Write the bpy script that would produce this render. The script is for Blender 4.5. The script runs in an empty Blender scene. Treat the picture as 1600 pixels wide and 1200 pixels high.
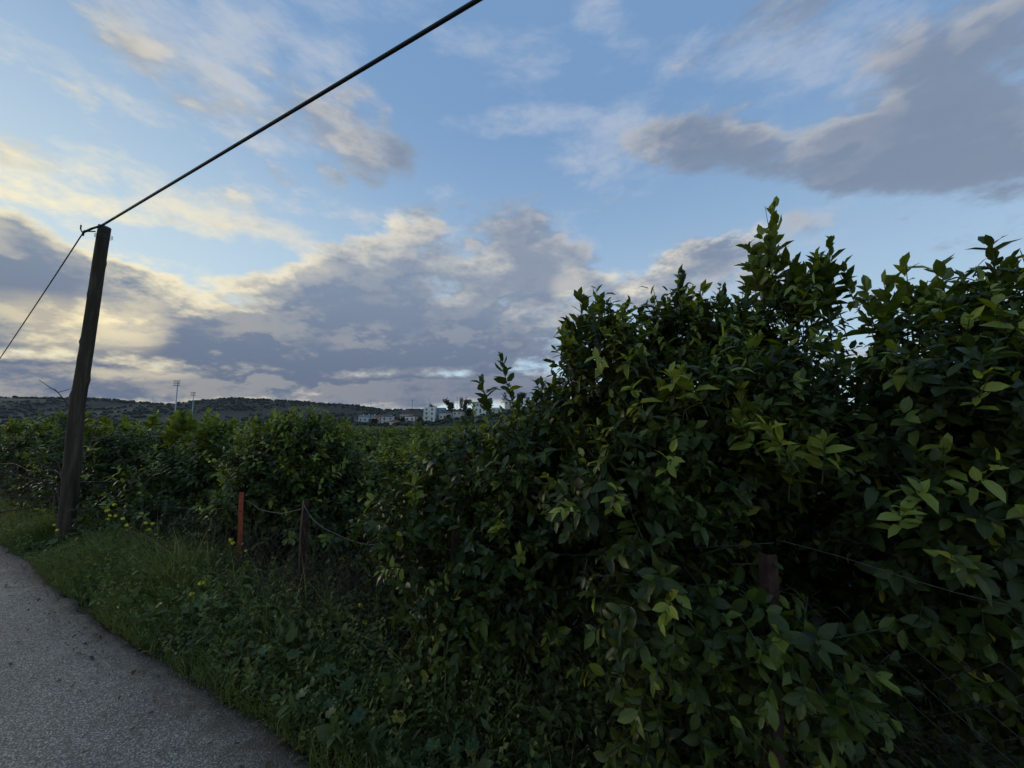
import bpy, math, random
import numpy as np
from mathutils import Matrix, Vector

random.seed(7)
RNG = np.random.default_rng(11)
SC = bpy.context.scene
COL = SC.collection
R = math.radians

# ------------------------------------------------------------------ camera
cam_data = bpy.data.cameras.new('camera')
cam = bpy.data.objects.new('camera', cam_data)
COL.objects.link(cam)
SC.camera = cam
cam_data.sensor_width = 36.0
cam_data.lens = 13.57
cam_data.clip_start = 0.02
cam_data.clip_end = 12000
EYE = np.array((0.0, 0.0, 1.6))
cam.location = EYE
cam.rotation_euler = (R(90 + 5.68), 0, 0)

# ------------------------------------------------------------------ exposure
SC.view_settings.view_transform = 'Standard'
SC.view_settings.look = 'None'
SC.view_settings.gamma = 1
SC.view_settings.exposure = 0.5
SC.cycles.max_bounces = 4
SC.cycles.diffuse_bounces = 2
SC.cycles.glossy_bounces = 2
SC.cycles.transmission_bounces = 2
SC.cycles.transparent_max_bounces = 4
SC.cycles.use_denoising = True
SC.cycles.adaptive_threshold = 0.02

# ------------------------------------------------------------------ sun, low on the left, veiled by cloud
SUN_AZ, SUN_EL = -1.12, 0.10          # radians; azimuth from +Y towards +X
sd = bpy.data.lights.new('sun', 'SUN')
sun = bpy.data.objects.new('sun', sd)
COL.objects.link(sun)
sd.energy = 0.8
sd.angle = R(20)
sd.color = (1.0, 0.86, 0.66)
_s = Vector((math.sin(SUN_AZ) * math.cos(SUN_EL), math.cos(SUN_AZ) * math.cos(SUN_EL), math.sin(SUN_EL)))
sun.rotation_euler = _s.to_track_quat('Z', 'Y').to_euler()
sun.location = _s * 60

# ------------------------------------------------------------------ sky: clear dusk sky with broken cloud
world = bpy.data.worlds.new('World')
SC.world = world
world.use_nodes = True
WT = world.node_tree
WT.nodes.clear()


class E:
    """scalar node expression"""
    tree = WT

    def __init__(s, sock):
        s.s = sock

    @staticmethod
    def op(kind, *a, clamp=False):
        n = E.tree.nodes.new('ShaderNodeMath')
        n.operation = kind
        n.use_clamp = clamp
        for i, v in enumerate(a):
            if isinstance(v, E):
                E.tree.links.new(v.s, n.inputs[i])
            else:
                n.inputs[i].default_value = v
        return E(n.outputs[0])

    def __add__(s, o): return E.op('ADD', s, o)
    __radd__ = __add__
    def __sub__(s, o): return E.op('SUBTRACT', s, o)
    def __rsub__(s, o): return E.op('SUBTRACT', o, s)
    def __mul__(s, o): return E.op('MULTIPLY', s, o)
    __rmul__ = __mul__
    def __truediv__(s, o): return E.op('DIVIDE', s, o)


def sstep(v, a, b):
    n = E.tree.nodes.new('ShaderNodeMapRange')
    n.interpolation_type = 'SMOOTHSTEP'
    E.tree.links.new(v.s, n.inputs['Value'])
    n.inputs['From Min'].default_value = a
    n.inputs['From Max'].default_value = b
    return E(n.outputs['Result'])


def vec(x, y, z):
    n = E.tree.nodes.new('ShaderNodeCombineXYZ')
    for i, v in enumerate((x, y, z)):
        if isinstance(v, E):
            E.tree.links.new(v.s, n.inputs[i])
        else:
            n.inputs[i].default_value = v
    return n.outputs[0]


def noise(v, scale, detail, rough, dist=0.0):
    n = E.tree.nodes.new('ShaderNodeTexNoise')
    E.tree.links.new(v, n.inputs['Vector'])
    n.inputs['Scale'].default_value = scale
    n.inputs['Detail'].default_value = detail
    n.inputs['Roughness'].default_value = rough
    n.inputs['Distortion'].default_value = dist
    return E(n.outputs['Fac'])


def mixc(f, a, b):
    n = E.tree.nodes.new('ShaderNodeMix')
    n.data_type = 'RGBA'
    n.clamp_factor = True
    for key, v in ((0, f), (6, a), (7, b)):
        if isinstance(v, E):
            E.tree.links.new(v.s, n.inputs[key])
        elif isinstance(v, bpy.types.NodeSocket):
            E.tree.links.new(v, n.inputs[key])
        elif isinstance(v, tuple):
            n.inputs[key].default_value = (*v, 1)
        else:
            n.inputs[key].default_value = v
    return n.outputs[2]


# clouds of this sky: azimuth, elevation, half widths, turn, weight (radians)
MAIN = [
    (-0.510, 0.224, 0.433, 0.088, 0.02, 0.74),
    (-0.135, 0.301, 0.339, 0.133, 0.16, 0.70),
    (-0.317, 0.422, 0.189, 0.059, 0.33, 0.42),
    (-0.718, 0.138, 0.254, 0.063, 0.04, 0.46),
    (-0.324, 0.165, 0.484, 0.094, 0.04, 0.50),
    (-0.964, 0.220, 0.085, 0.076, -0.05, 0.85),
    (-0.952, 0.420, 0.053, 0.028, -0.02, 0.80),
    (-0.954, 0.306, 0.047, 0.038, -0.31, 0.66),
    (0.878, 0.446, 0.225, 0.061, -0.34, 0.42),
    (0.672, 0.516, 0.316, 0.046, -0.35, 0.92),
    (0.357, 0.624, 0.219, 0.052, -0.17, 0.38),
    (0.976, 0.482, 0.097, 0.069, -0.08, 0.16),
    (0.541, 0.331, 0.173, 0.076, 0.16, 0.66),
    (0.136, 0.355, 0.083, 0.062, 0.28, 0.20),
    (-0.493, 0.412, 0.148, 0.019, 0.09, 0.26),
    (-0.271, 0.477, 0.098, 0.038, 0.26, 0.28),
    (-0.776, 0.247, 0.061, 0.033, -0.01, 0.34),
    (0.807, 0.368, 0.033, 0.017, 0.12, 0.26),
    (-0.896, 0.514, 0.051, 0.033, -0.05, 0.72),
    (0.306, 0.310, 0.055, 0.028, 0.17, 0.40),
    (0.377, 0.379, 0.131, 0.032, 0.12, 0.40),
    (0.051, 0.389, 0.153, 0.091, -0.02, 0.45),
    (-0.564, 0.067, 0.606, 0.031, 0.03, 0.95),
    (-0.066, 0.086, 0.275, 0.027, 0.01, 0.60),
    (-0.902, 0.062, 0.111, 0.031, 0.08, 0.70),
    (-0.914, 0.366, 0.054, 0.016, 0.17, 0.20),
    (-0.545, 0.511, 0.040, 0.018, -0.36, 0.45),
    (-0.465, 0.543, 0.038, 0.018, -0.35, 0.45),
    (-0.389, 0.630, 0.097, 0.076, -0.23, 0.42),
    (0.933, 0.353, 0.046, 0.014, -0.28, 0.30),
    (-0.827, 0.402, 0.049, 0.031, 0.16, 0.20),
]
WISP = [
    (0.000, 0.696, 0.177, 0.025, 0.04, 0.75),
    (-0.192, 0.622, 0.093, 0.056, 0.34, 0.60),
    (-0.504, 0.782, 0.101, 0.060, -0.08, 0.30),
    (-0.422, 0.674, 0.100, 0.079, -0.04, 0.30),
    (0.474, 0.780, 0.225, 0.053, -0.34, 0.50),
    (0.235, 0.856, 0.064, 0.042, -0.39, 0.50),
    (-0.666, 0.645, 0.062, 0.011, -0.07, 0.50),
    (-0.336, 0.509, 0.187, 0.039, 0.14, 0.50),
    (0.341, 0.615, 0.205, 0.071, -0.16, 0.50),
    (-0.850, 0.388, 0.158, 0.052, 0.15, 0.65),
    (-0.606, 0.396, 0.189, 0.028, 0.09, 0.60),
    (-0.869, 0.151, 0.101, 0.064, 0.17, 0.40),
    (0.662, 0.664, 0.174, 0.044, -0.48, 0.30),
    (-0.659, 0.748, 0.052, 0.048, -0.03, 0.25),
]
GLINT = [
    (0.384, 0.381, 0.116, 0.026, 0.13, 1.20),
    (0.545, 0.407, 0.062, 0.020, 0.15, 1.20),
    (0.306, 0.310, 0.046, 0.023, 0.17, 1.10),
    (0.158, 0.339, 0.043, 0.037, -0.21, 0.70),
    (-0.296, 0.481, 0.113, 0.038, 0.27, 0.55),
    (-0.773, 0.262, 0.053, 0.026, 0.01, 0.60),
    (-0.912, 0.337, 0.081, 0.030, 0.13, 0.50),
    (-0.877, 0.165, 0.106, 0.036, 0.06, 0.70),
    (-0.795, 0.199, 0.047, 0.058, 0.19, 0.60),
    (-0.567, 0.344, 0.111, 0.029, 0.12, 0.60),
    (-0.396, 0.466, 0.091, 0.026, 0.24, 0.60),
    (-0.506, 0.402, 0.120, 0.013, 0.09, 0.60),
    (0.470, 0.616, 0.072, 0.020, -0.17, 0.45),
    (-0.103, 0.395, 0.085, 0.021, 0.04, 0.45),
    (-0.266, 0.301, 0.095, 0.015, 0.07, 0.40),
    (-0.803, 0.086, 0.098, 0.010, 0.09, 0.60),
]



def bumps(v, items):
    """sum of soft elliptical patches; v carries (azimuth, elevation, 1)"""
    tot = 0.0
    for q, (a, e, wa, we, rot, amp) in enumerate(items):
        if q and q % 6 == 0:
            # chain the groups so that the shader stack stays small
            ch = WT.nodes.new('ShaderNodeVectorMath')
            ch.operation = 'MULTIPLY_ADD'
            WT.links.new(tot.s, ch.inputs[0])
            ch.inputs[1].default_value = (1e-7, 1e-7, 0)
            WT.links.new(v, ch.inputs[2])
            v = ch.outputs[0]
        cr, sr, ka, ke = math.cos(rot), math.sin(rot), 1 / (wa * 1.62), 1 / (we * 1.62)
        ax = []
        for x_, y_ in ((cr * ka, sr * ka), (-sr * ke, cr * ke)):
            dn = WT.nodes.new('ShaderNodeVectorMath')
            dn.operation = 'DOT_PRODUCT'
            WT.links.new(v, dn.inputs[0])
            dn.inputs[1].default_value = (x_, y_, -(x_ * a + y_ * e))
            ax.append(E(dn.outputs['Value']))
        r2 = E.op('MULTIPLY_ADD', ax[0], ax[0], ax[1] * ax[1])
        tot = E.op('MULTIPLY_ADD', sstep(r2, 1.0, 0.0), amp * .90, tot)
    return tot


def plane(az, el, z, lift):
    te = el + lift
    r = E.op('DIVIDE', 1.0, E.op('TANGENT', te))
    return vec(r * E.op('SINE', az), r * E.op('COSINE', az), z)


def main_density(az, el, det, items):
    p = plane(az, el, 3.1, 0.42)
    n1 = noise(p, 3.3, det, 0.64)
    return (n1 - 0.5) * 3.7 + bumps(vec(az, el, 1.0), items) - 0.36


tc = WT.nodes.new('ShaderNodeTexCoord')
sx = WT.nodes.new('ShaderNodeSeparateXYZ')
WT.links.new(tc.outputs['Generated'], sx.inputs[0])
dx, dy, dz = (E(o) for o in sx.outputs)
AZ = E.op('ARCTAN2', dx, dy)
EL = E.op('MAXIMUM', E.op('ARCSINE', dz), 0.0)

sky = WT.nodes.new('ShaderNodeTexSky')
sky.sky_type = 'NISHITA'
sky.sun_disc = False
sky.sun_elevation = SUN_EL
sky.sun_rotation = SUN_AZ
sky.altitude = 100
sky.air_density = 1.0
sky.dust_density = 0.3
sky.ozone_density = 2.5

STR = 0.12
K = 1.0 / STR / 2 ** SC.view_settings.exposure


def c(r, g, b):
    return (r * K, g * K, b * K)


pw = plane(AZ, EL, 9.0, 0.45)
w = noise(pw, 4.2, 6.0, 0.66)
d0 = main_density(AZ, EL, 7.0, MAIN)
d1 = main_density(AZ - 0.022, EL + 0.03, 4.0, MAIN[:10])
sunward = E.op('EXPONENT', ((AZ - SUN_AZ) * (AZ - SUN_AZ) * 2.2 + (EL - 0.2) * (EL - 0.2) * 7.0) * -1.0)
alpha = sstep(d0, -0.20, 0.34)
thick = sstep(d0, 0.05, 0.70)
glint = bumps(vec(AZ, EL, 1.0), GLINT) * sstep(w, 0.34, 0.58)
edge = sstep(d0 - d1, 0.03, 0.36) * (sunward * 0.95 + 0.40) * sstep(w, 0.36, 0.56)
low = sstep(EL, 0.42, 0.05)
shade = mixc(low, c(.215, .27, .37), c(.155, .20, .30))
shade = mixc(thick * 0.75, shade, mixc(low, c(.185, .23, .325), c(.105, .137, .222)))
lit = mixc(sunward, c(.88, .80, .68), c(1.05, .88, .52))
body = mixc(edge * (1.0 - thick * 0.78), shade, lit)
body = mixc(glint * (1.15 - thick * 0.6), body, mixc(sunward, c(1.0, .88, .66), c(1.08, .92, .55)))
body = mixc(E.op('MULTIPLY', sunward * (1.0 - thick), 0.85, clamp=True), body, c(1.05, .90, .55))

# thin high veil
wd = (w - 0.5) * 4.2 + bumps(vec(AZ, EL, 1.0), WISP) - 0.22
wa = sstep(wd, -0.15, 0.75) * (0.60 + sunward * 0.32)
wcol = mixc(E.op('MULTIPLY', sunward, 1.35, clamp=True), c(.52, .57, .67), c(1.05, .91, .58))

# clear air: bluer overhead, paler low down and towards the sun
grad = mixc(sstep(EL, 0.0, 0.75), c(.60, .79, .95), c(.235, .41, .70))
clear = mixc(0.72, sky.outputs[0], grad)
clear = mixc(sunward * 0.75, clear, c(.66, .78, .80))
skyc = mixc(wa, clear, wcol)
skyc = mixc(alpha * (0.84 + low * 0.12), skyc, body)
bg = WT.nodes.new('ShaderNodeBackground')
bg.inputs['Strength'].default_value = STR
WT.links.new(skyc, bg.inputs['Color'])
wo = WT.nodes.new('ShaderNodeOutputWorld')
WT.links.new(bg.outputs[0], wo.inputs['Surface'])
world.cycles.sampling_method = 'MANUAL'
world.cycles.sample_map_resolution = 512

# ================================================================== helpers
NV = np.array((0.4905, 0.8714))            # across the verge, from road towards orchard
TV = np.array((-0.8714, 0.4905))           # along the road, away to the left


def nt(n, s, z=0.0):
    p = NV * n + TV * s
    return np.array((p[0], p[1], z))


def hash_noise(x, y):
    """smooth value noise, numpy, about -1..1"""
    xi, yi = np.floor(x), np.floor(y)
    fx, fy = x - xi, y - yi
    fx, fy = fx * fx * (3 - 2 * fx), fy * fy * (3 - 2 * fy)

    def h(a, b):
        v = np.sin(a * 127.1 + b * 311.7) * 43758.5453
        return (v - np.floor(v)) * 2 - 1
    return ((h(xi, yi) * (1 - fx) + h(xi + 1, yi) * fx) * (1 - fy)
            + (h(xi, yi + 1) * (1 - fx) + h(xi + 1, yi + 1) * fx) * fy)


def fbm(x, y, o=4):
    t, a = 0, 1.0
    for i in range(o):
        t = t + a * hash_noise(x * 2 ** i + 17.3 * i, y * 2 ** i - 9.1 * i)
        a *= 0.5
    return t


def ground_z(x, y):
    x, y = np.asarray(x, float), np.asarray(y, float)
    n = x * NV[0] + y * NV[1]
    z = np.interp(n, [-400, -6, -4.2, -3.6, 1.12, 1.24, 1.7, 2.2, 3.2, 5, 40, 120, 400],
                  [-1.0, -0.15, 0.02, -0.03, -0.03, -0.004, -0.03, -0.13, -0.36, -0.5, -1.0, -1.6, -2.0])
    k = np.clip((n - 1.3) / 0.4, 0, 1)
    return z + k * 0.03 * fbm(x * 2.1, y * 2.1, 3)


def put(o, label=None, cat=None, group=None, kind=None):
    if label: o['label'] = label
    if cat: o['category'] = cat
    if group: o['group'] = group
    if kind: o['kind'] = kind
    return o


def empty(name, loc, label, cat, group=None):
    o = bpy.data.objects.new(name, None)
    o.empty_display_size = 0.2
    o.location = [float(v) for v in loc]
    COL.objects.link(o)
    return put(o, label, cat, group)


def link(name, me, parent=None):
    o = bpy.data.objects.new(name, me)
    COL.objects.link(o)
    if parent is not None:
        o.parent = parent
        o.matrix_parent_inverse = Matrix.Translation(-Vector(parent.location)) if parent.parent is None else Matrix.Identity(4)
    return o


def mesh_np(name, V, F, mat=None, smooth=True, attr=None):
    """V (n,3), F (m,k) uniform polygons"""
    me = bpy.data.meshes.new(name)
    V = np.ascontiguousarray(V, np.float32)
    F = np.ascontiguousarray(F, np.int32)
    m, k = F.shape
    me.vertices.add(len(V))
    me.vertices.foreach_set('co', V.ravel())
    me.loops.add(m * k)
    me.loops.foreach_set('vertex_index', F.ravel())
    me.polygons.add(m)
    me.polygons.foreach_set('loop_start', np.arange(m, dtype=np.int32) * k)
    me.polygons.foreach_set('loop_total', np.full(m, k, np.int32))
    if smooth:
        me.polygons.foreach_set('use_smooth', np.ones(m, bool))
    if attr is not None:
        for an, av in attr.items():
            a = me.attributes.new(an, 'FLOAT', 'POINT')
            a.data.foreach_set('value', np.ascontiguousarray(av, np.float32))
    if mat: me.materials.append(mat)
    me.update(calc_edges=True)
    return me


class MB:
    """collects polygons into one mesh"""
    def __init__(s):
        s.v, s.f = [], []

    def add(s, V, F):
        b = len(s.v)
        s.v += [tuple(map(float, p)) for p in V]
        s.f += [tuple(i + b for i in f) for f in F]
        return s

    def box(s, c, d, rot=0.0):
        cx, cy, cz = c
        x, y, z = (v / 2 for v in d)
        co, si = math.cos(rot), math.sin(rot)
        P = [(cx + a * x * co - b * y * si, cy + a * x * si + b * y * co, cz + e * z)
             for e in (-1, 1) for b in (-1, 1) for a in (-1, 1)]
        return s.add(P, [(0, 2, 3, 1), (4, 5, 7, 6), (0, 1, 5, 4), (2, 6, 7, 3), (0, 4, 6, 2), (1, 3, 7, 5)])

    def tube(s, pts, rad, k=6, cap=True):
        V, F = tube(pts, rad, k, cap)
        return s.add(V, F)

    def mesh(s, name, mat, smooth=True):
        me = bpy.data.meshes.new(name)
        me.from_pydata(s.v, [], s.f)
        if smooth:
            me.polygons.foreach_set('use_smooth', [True] * len(me.polygons))
        me.materials.append(mat)
        me.update()
        return me

    def build(s, name, mat, parent=None, smooth=True):
        return link(name, s.mesh(name, mat, smooth), parent)


def tube(pts, rad, k=6, cap=True):
    pts = np.asarray(pts, float)
    n = len(pts)
    rad = np.full(n, rad) if np.isscalar(rad) else np.asarray(rad, float)
    tg = np.gradient(pts, axis=0) if n > 1 else np.array([[0, 0, 1.0]])
    tg /= np.linalg.norm(tg, axis=1)[:, None] + 1e-9
    ref = np.array((0.0, 0.0, 1.0)) if abs(tg[0][2]) < 0.9 else np.array((1.0, 0, 0))
    V = []
    for i in range(n):
        a = np.cross(tg[i], ref); a /= np.linalg.norm(a) + 1e-9
        b = np.cross(a, tg[i])
        for j in range(k):
            th = 2 * math.pi * j / k
            V.append(pts[i] + rad[i] * (math.cos(th) * a + math.sin(th) * b))
        ref = b
    F = [(i * k + j, i * k + (j + 1) % k, (i + 1) * k + (j + 1) % k, (i + 1) * k + j)
         for i in range(n - 1) for j in range(k)]
    if cap:
        F += [tuple(range(k))[::-1], tuple((n - 1) * k + j for j in range(k))]
    return V, F


def many_tubes(P, r0, r1, k=3):
    """P (n, m, 3) polylines -> quads, vectorised; radius tapers r0..r1 (arrays or scalars)"""
    P = np.asarray(P, float)
    n, m, _ = P.shape
    tg = np.gradient(P, axis=1)
    tg /= np.linalg.norm(tg, axis=2, keepdims=True) + 1e-9
    ref = np.where(np.abs(tg[..., 2:3]) < 0.9, np.array((0, 0, 1.0)), np.array((1.0, 0, 0)))
    a = np.cross(tg, ref); a /= np.linalg.norm(a, axis=2, keepdims=True) + 1e-9
    b = np.cross(a, tg)
    r0 = np.broadcast_to(r0, (n,))[:, None]; r1 = np.broadcast_to(r1, (n,))[:, None]
    rr = (r0 + (r1 - r0) * np.linspace(0, 1, m)[None])[..., None, None]
    th = 2 * np.pi * np.arange(k) / k
    V = P[:, :, None] + rr * (np.cos(th)[:, None] * a[:, :, None] + np.sin(th)[:, None] * b[:, :, None])
    i, j = np.meshgrid(np.arange(m - 1), np.arange(k), indexing='ij')
    q = np.stack([i * k + j, i * k + (j + 1) % k, (i + 1) * k + (j + 1) % k, (i + 1) * k + j], -1).reshape(-1, 4)
    F = (q[None] + (np.arange(n) * m * k)[:, None, None]).reshape(-1, 4)
    return V.reshape(-1, 3), F


# ------------------------------------------------------------------ materials
def mat(name, base=(.5, .5, .5), rough=0.8, spec=0.3, metal=0.0):
    m = bpy.data.materials.new(name)
    m.use_nodes = True
    t = m.node_tree
    b = t.nodes['Principled BSDF']
    b.inputs['Base Color'].default_value = (*base, 1)
    b.inputs['Roughness'].default_value = rough
    b.inputs['Specular IOR Level'].default_value = spec
    b.inputs['Metallic'].default_value = metal
    return m, t, b


def node(t, kind, **kw):
    n = t.nodes.new(kind)
    for k, v in kw.items():
        if k in n.inputs: n.inputs[k].default_value = v
        else: setattr(n, k, v)
    return n


def ramp(t, src, stops):
    n = t.nodes.new('ShaderNodeValToRGB')
    e = n.color_ramp.elements
    while len(e) < len(stops): e.new(0.5)
    for el, (p, c_) in zip(e, stops):
        el.position = p
        el.color = (*c_, 1)
    t.links.new(src, n.inputs[0])
    return n.outputs[0]


def noisy(name, stops, scale=6.0, detail=6, rough=0.85, spec=0.25, bump=0.0, bdist=0.01, stretch=None, metal=0.0, coord='Object'):
    m, t, b = mat(name, rough=rough, spec=spec, metal=metal)
    tcn = t.nodes.new('ShaderNodeTexCoord')
    v = tcn.outputs[coord]
    if stretch:
        mp = t.nodes.new('ShaderNodeMapping')
        mp.inputs['Scale'].default_value = stretch
        t.links.new(v, mp.inputs[0]); v = mp.outputs[0]
    n = node(t, 'ShaderNodeTexNoise', Scale=scale, Detail=detail, Roughness=0.6)
    t.links.new(v, n.inputs['Vector'])
    t.links.new(ramp(t, n.outputs['Fac'], stops), b.inputs['Base Color'])
    if bump:
        bp = node(t, 'ShaderNodeBump', Strength=bump, Distance=bdist)
        t.links.new(n.outputs['Fac'], bp.inputs['Height'])
        t.links.new(bp.outputs[0], b.inputs['Normal'])
    return m


LEAF_STOPS = [(0.0, (.021, .030, .009)), (0.35, (.052, .070, .014)), (0.6, (.122, .150, .022)),
              (0.8, (.225, .245, .034)), (0.93, (.21, .24, .04)), (1.0, (.36, .27, .03))]


def leafy(name, stops, source='attr', rough=0.42, spec=0.28, trans=0.25, vein=True):
    m, t, b = mat(name, rough=rough, spec=spec)
    if source == 'attr':
        a = t.nodes.new('ShaderNodeAttribute'); a.attribute_name = 'tint'
        f = a.outputs['Fac']
    else:
        a = t.nodes.new('ShaderNodeObjectInfo')
        sp = t.nodes.new('ShaderNodeSeparateColor')
        t.links.new(a.outputs['Color'], sp.inputs[0]); f = sp.outputs[0]
    tcn = t.nodes.new('ShaderNodeNewGeometry')
    n = node(t, 'ShaderNodeTexNoise', Scale=38.0, Detail=3.0)
    t.links.new(tcn.outputs['Position'], n.inputs['Vector'])
    ad = t.nodes.new('ShaderNodeMath'); ad.operation = 'MULTIPLY_ADD'
    t.links.new(n.outputs['Fac'], ad.inputs[0]); ad.inputs[1].default_value = 0.30
    s2 = t.nodes.new('ShaderNodeMath'); s2.operation = 'SUBTRACT'; s2.inputs[1].default_value = 0.15
    t.links.new(f, s2.inputs[0]); t.links.new(s2.outputs[0], ad.inputs[2])
    colr = ramp(t, ad.outputs[0], stops)
    if source == 'object':
        # pale midrib and side veins of a single leaf
        oc = t.nodes.new('ShaderNodeTexCoord'); sx_ = t.nodes.new('ShaderNodeSeparateXYZ')
        t.links.new(oc.outputs['Object'], sx_.inputs[0])
        ab = node(t, 'ShaderNodeMath', operation='ABSOLUTE'); t.links.new(sx_.outputs[0], ab.inputs[0])
        rib = node(t, 'ShaderNodeMapRange', interpolation_type='SMOOTHSTEP')
        for key, v_ in (('From Min', .016), ('From Max', .004), ('To Max', .45)): rib.inputs[key].default_value = v_
        t.links.new(ab.outputs[0], rib.inputs['Value'])
        hs0 = node(t, 'ShaderNodeHueSaturation', Saturation=.85, Value=1.9)
        t.links.new(colr, hs0.inputs['Color'])
        mv = node(t, 'ShaderNodeMix', data_type='RGBA')
        t.links.new(rib.outputs['Result'], mv.inputs[0]); t.links.new(colr, mv.inputs[6]); t.links.new(hs0.outputs[0], mv.inputs[7])
        colr = mv.outputs[2]
        vv = node(t, 'ShaderNodeMath', operation='MULTIPLY_ADD'); vv.inputs[1].default_value = -1.1
        t.links.new(ab.outputs[0], vv.inputs[0]); t.links.new(sx_.outputs[1], vv.inputs[2])
        wv = node(t, 'ShaderNodeMath', operation='MULTIPLY'); wv.inputs[1].default_value = 52.0
        t.links.new(vv.outputs[0], wv.inputs[0])
        sn = node(t, 'ShaderNodeMath', operation='SINE'); t.links.new(wv.outputs[0], sn.inputs[0])
        bp_ = node(t, 'ShaderNodeBump', Strength=.12, Distance=.0006)
        t.links.new(sn.outputs[0], bp_.inputs['Height']); t.links.new(bp_.outputs[0], b.inputs['Normal'])
    t.links.new(colr, b.inputs['Base Color'])
    if trans:
        tr = t.nodes.new('ShaderNodeBsdfTranslucent')
        hs = node(t, 'ShaderNodeHueSaturation', Saturation=1.15, Value=1.5)
        t.links.new(colr, hs.inputs['Color']); t.links.new(hs.outputs[0], tr.inputs['Color'])
        mx = t.nodes.new('ShaderNodeMixShader'); mx.inputs[0].default_value = trans
        t.links.new(b.outputs[0], mx.inputs[1]); t.links.new(tr.outputs[0], mx.inputs[2])
        t.links.new(mx.outputs[0], t.nodes['Material Output'].inputs['Surface'])
    return m


M_LEAF = leafy('citrus_leaf', LEAF_STOPS)
M_LEAF_ONE = leafy('citrus_leaf_single', LEAF_STOPS, 'object')
M_BARK = noisy('citrus_bark', [(.3, (.030, .026, .021)), (.7, (.085, .075, .06))], 14, bump=.6, stretch=(1, 1, .3))
M_TWIG = noisy('green_twig', [(.3, (.035, .05, .02)), (.7, (.07, .085, .035))], 9)
M_WEED = leafy('weed_leaf', [(0, (.036, .046, .014)), (.4, (.082, .102, .026)), (.75, (.15, .17, .038)), (1, (.24, .21, .06))], rough=.6, spec=.3, trans=.25)
M_WEED_ONE = leafy('mallow_leaf', [(0, (.030, .050, .018)), (.4, (.065, .11, .032)), (.75, (.115, .17, .04)), (.9, (.17, .18, .05)), (1, (.38, .28, .05))], 'object', rough=.6, spec=.3, trans=.25)
M_GRASS = leafy('grass_blade', [(0, (.062, .078, .019)), (.5, (.130, .155, .032)), (.85, (.22, .215, .06)), (1, (.26, .22, .11))], rough=.6, spec=.3, trans=.25)
M_DRY = noisy('dry_stalk', [(.3, (.026, .018, .013)), (.7, (.072, .050, .036))], 12)
M_RUST = noisy('rusty_iron', [(.3, (.022, .013, .011)), (.5, (.050, .024, .018)), (.75, (.095, .045, .030))], 22, bump=.5, bdist=.004)
M_REDP = noisy('red_oxide_paint', [(.30, (.10, .030, .018)), (.45, (.27, .050, .020)), (.6, (.36, .065, .024)), (.8, (.42, .11, .05))], 30, rough=.6, bump=.25, bdist=.003)
M_WIRE = noisy('rusty_wire', [(.3, (.035, .025, .021)), (.7, (.095, .068, .056))], 30, rough=.7)
M_LINE = noisy('galvanised_wire', [(.3, (.06, .056, .05)), (.7, (.14, .13, .115))], 30, rough=.55)
M_WOOD = noisy('weathered_pole_wood', [(.28, (.020, .014, .009)), (.5, (.052, .037, .024)), (.75, (.115, .086, .058))], 16, detail=8, rough=.9, bump=.9, bdist=.012, stretch=(1, 1, .10))
M_CABLE = noisy('black_cable_jacket', [(.3, (.020, .022, .021)), (.7, (.032, .034, .033))], 2, rough=.45)
M_PETAL, _, _ = mat('mustard_petal', (.78, .64, .04), .6)
M_STEM = noisy('weed_stem', [(.3, (.045, .075, .025)), (.7, (.085, .12, .04))], 12)

# ================================================================== ground, road, far hills
m, t, b = mat('verge_soil', rough=.95)
tcn = t.nodes.new('ShaderNodeTexCoord')
n1 = node(t, 'ShaderNodeTexNoise', Scale=1.6, Detail=8.0, Roughness=.65)
n2 = node(t, 'ShaderNodeTexNoise', Scale=26.0, Detail=5.0, Roughness=.65)
for q in (n1, n2): t.links.new(tcn.outputs['Object'], q.inputs['Vector'])
ca = ramp(t, n1.outputs['Fac'], [(.35, (.028, .022, .012)), (.5, (.036, .036, .014)), (.65, (.058, .044, .024))])
cb = ramp(t, n2.outputs['Fac'], [(.3, (.45, .45, .45)), (.7, (1, 1, 1))])
mx = node(t, 'ShaderNodeMix', data_type='RGBA', blend_type='MULTIPLY')
mx.inputs[0].default_value = 1
t.links.new(ca, mx.inputs[6]); t.links.new(cb, mx.inputs[7])
t.links.new(mx.outputs[2], b.inputs['Base Color'])
bp = node(t, 'ShaderNodeBump', Strength=.8, Distance=.03)
t.links.new(n2.outputs['Fac'], bp.inputs['Height']); t.links.new(bp.outputs[0], b.inputs['Normal'])
M_SOIL = m

rings = np.concatenate([[0.25], 0.25 * 1.085 ** np.arange(1, 119)])
nang = 300
th = np.linspace(0, 2 * np.pi, nang, endpoint=False)
RR, TT = np.meshgrid(rings, th, indexing='ij')
X, Y = RR * np.cos(TT), RR * np.sin(TT)
V = np.stack([X, Y, ground_z(X, Y)], -1).reshape(-1, 3)
i, j = np.meshgrid(np.arange(len(rings) - 1), np.arange(nang), indexing='ij')
F = np.stack([i * nang + j, (i + 1) * nang + j, (i + 1) * nang + (j + 1) % nang, i * nang + (j + 1) % nang], -1).reshape(-1, 4)
put(link('ground', mesh_np('ground', V, F, M_SOIL)), kind='structure')

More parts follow.
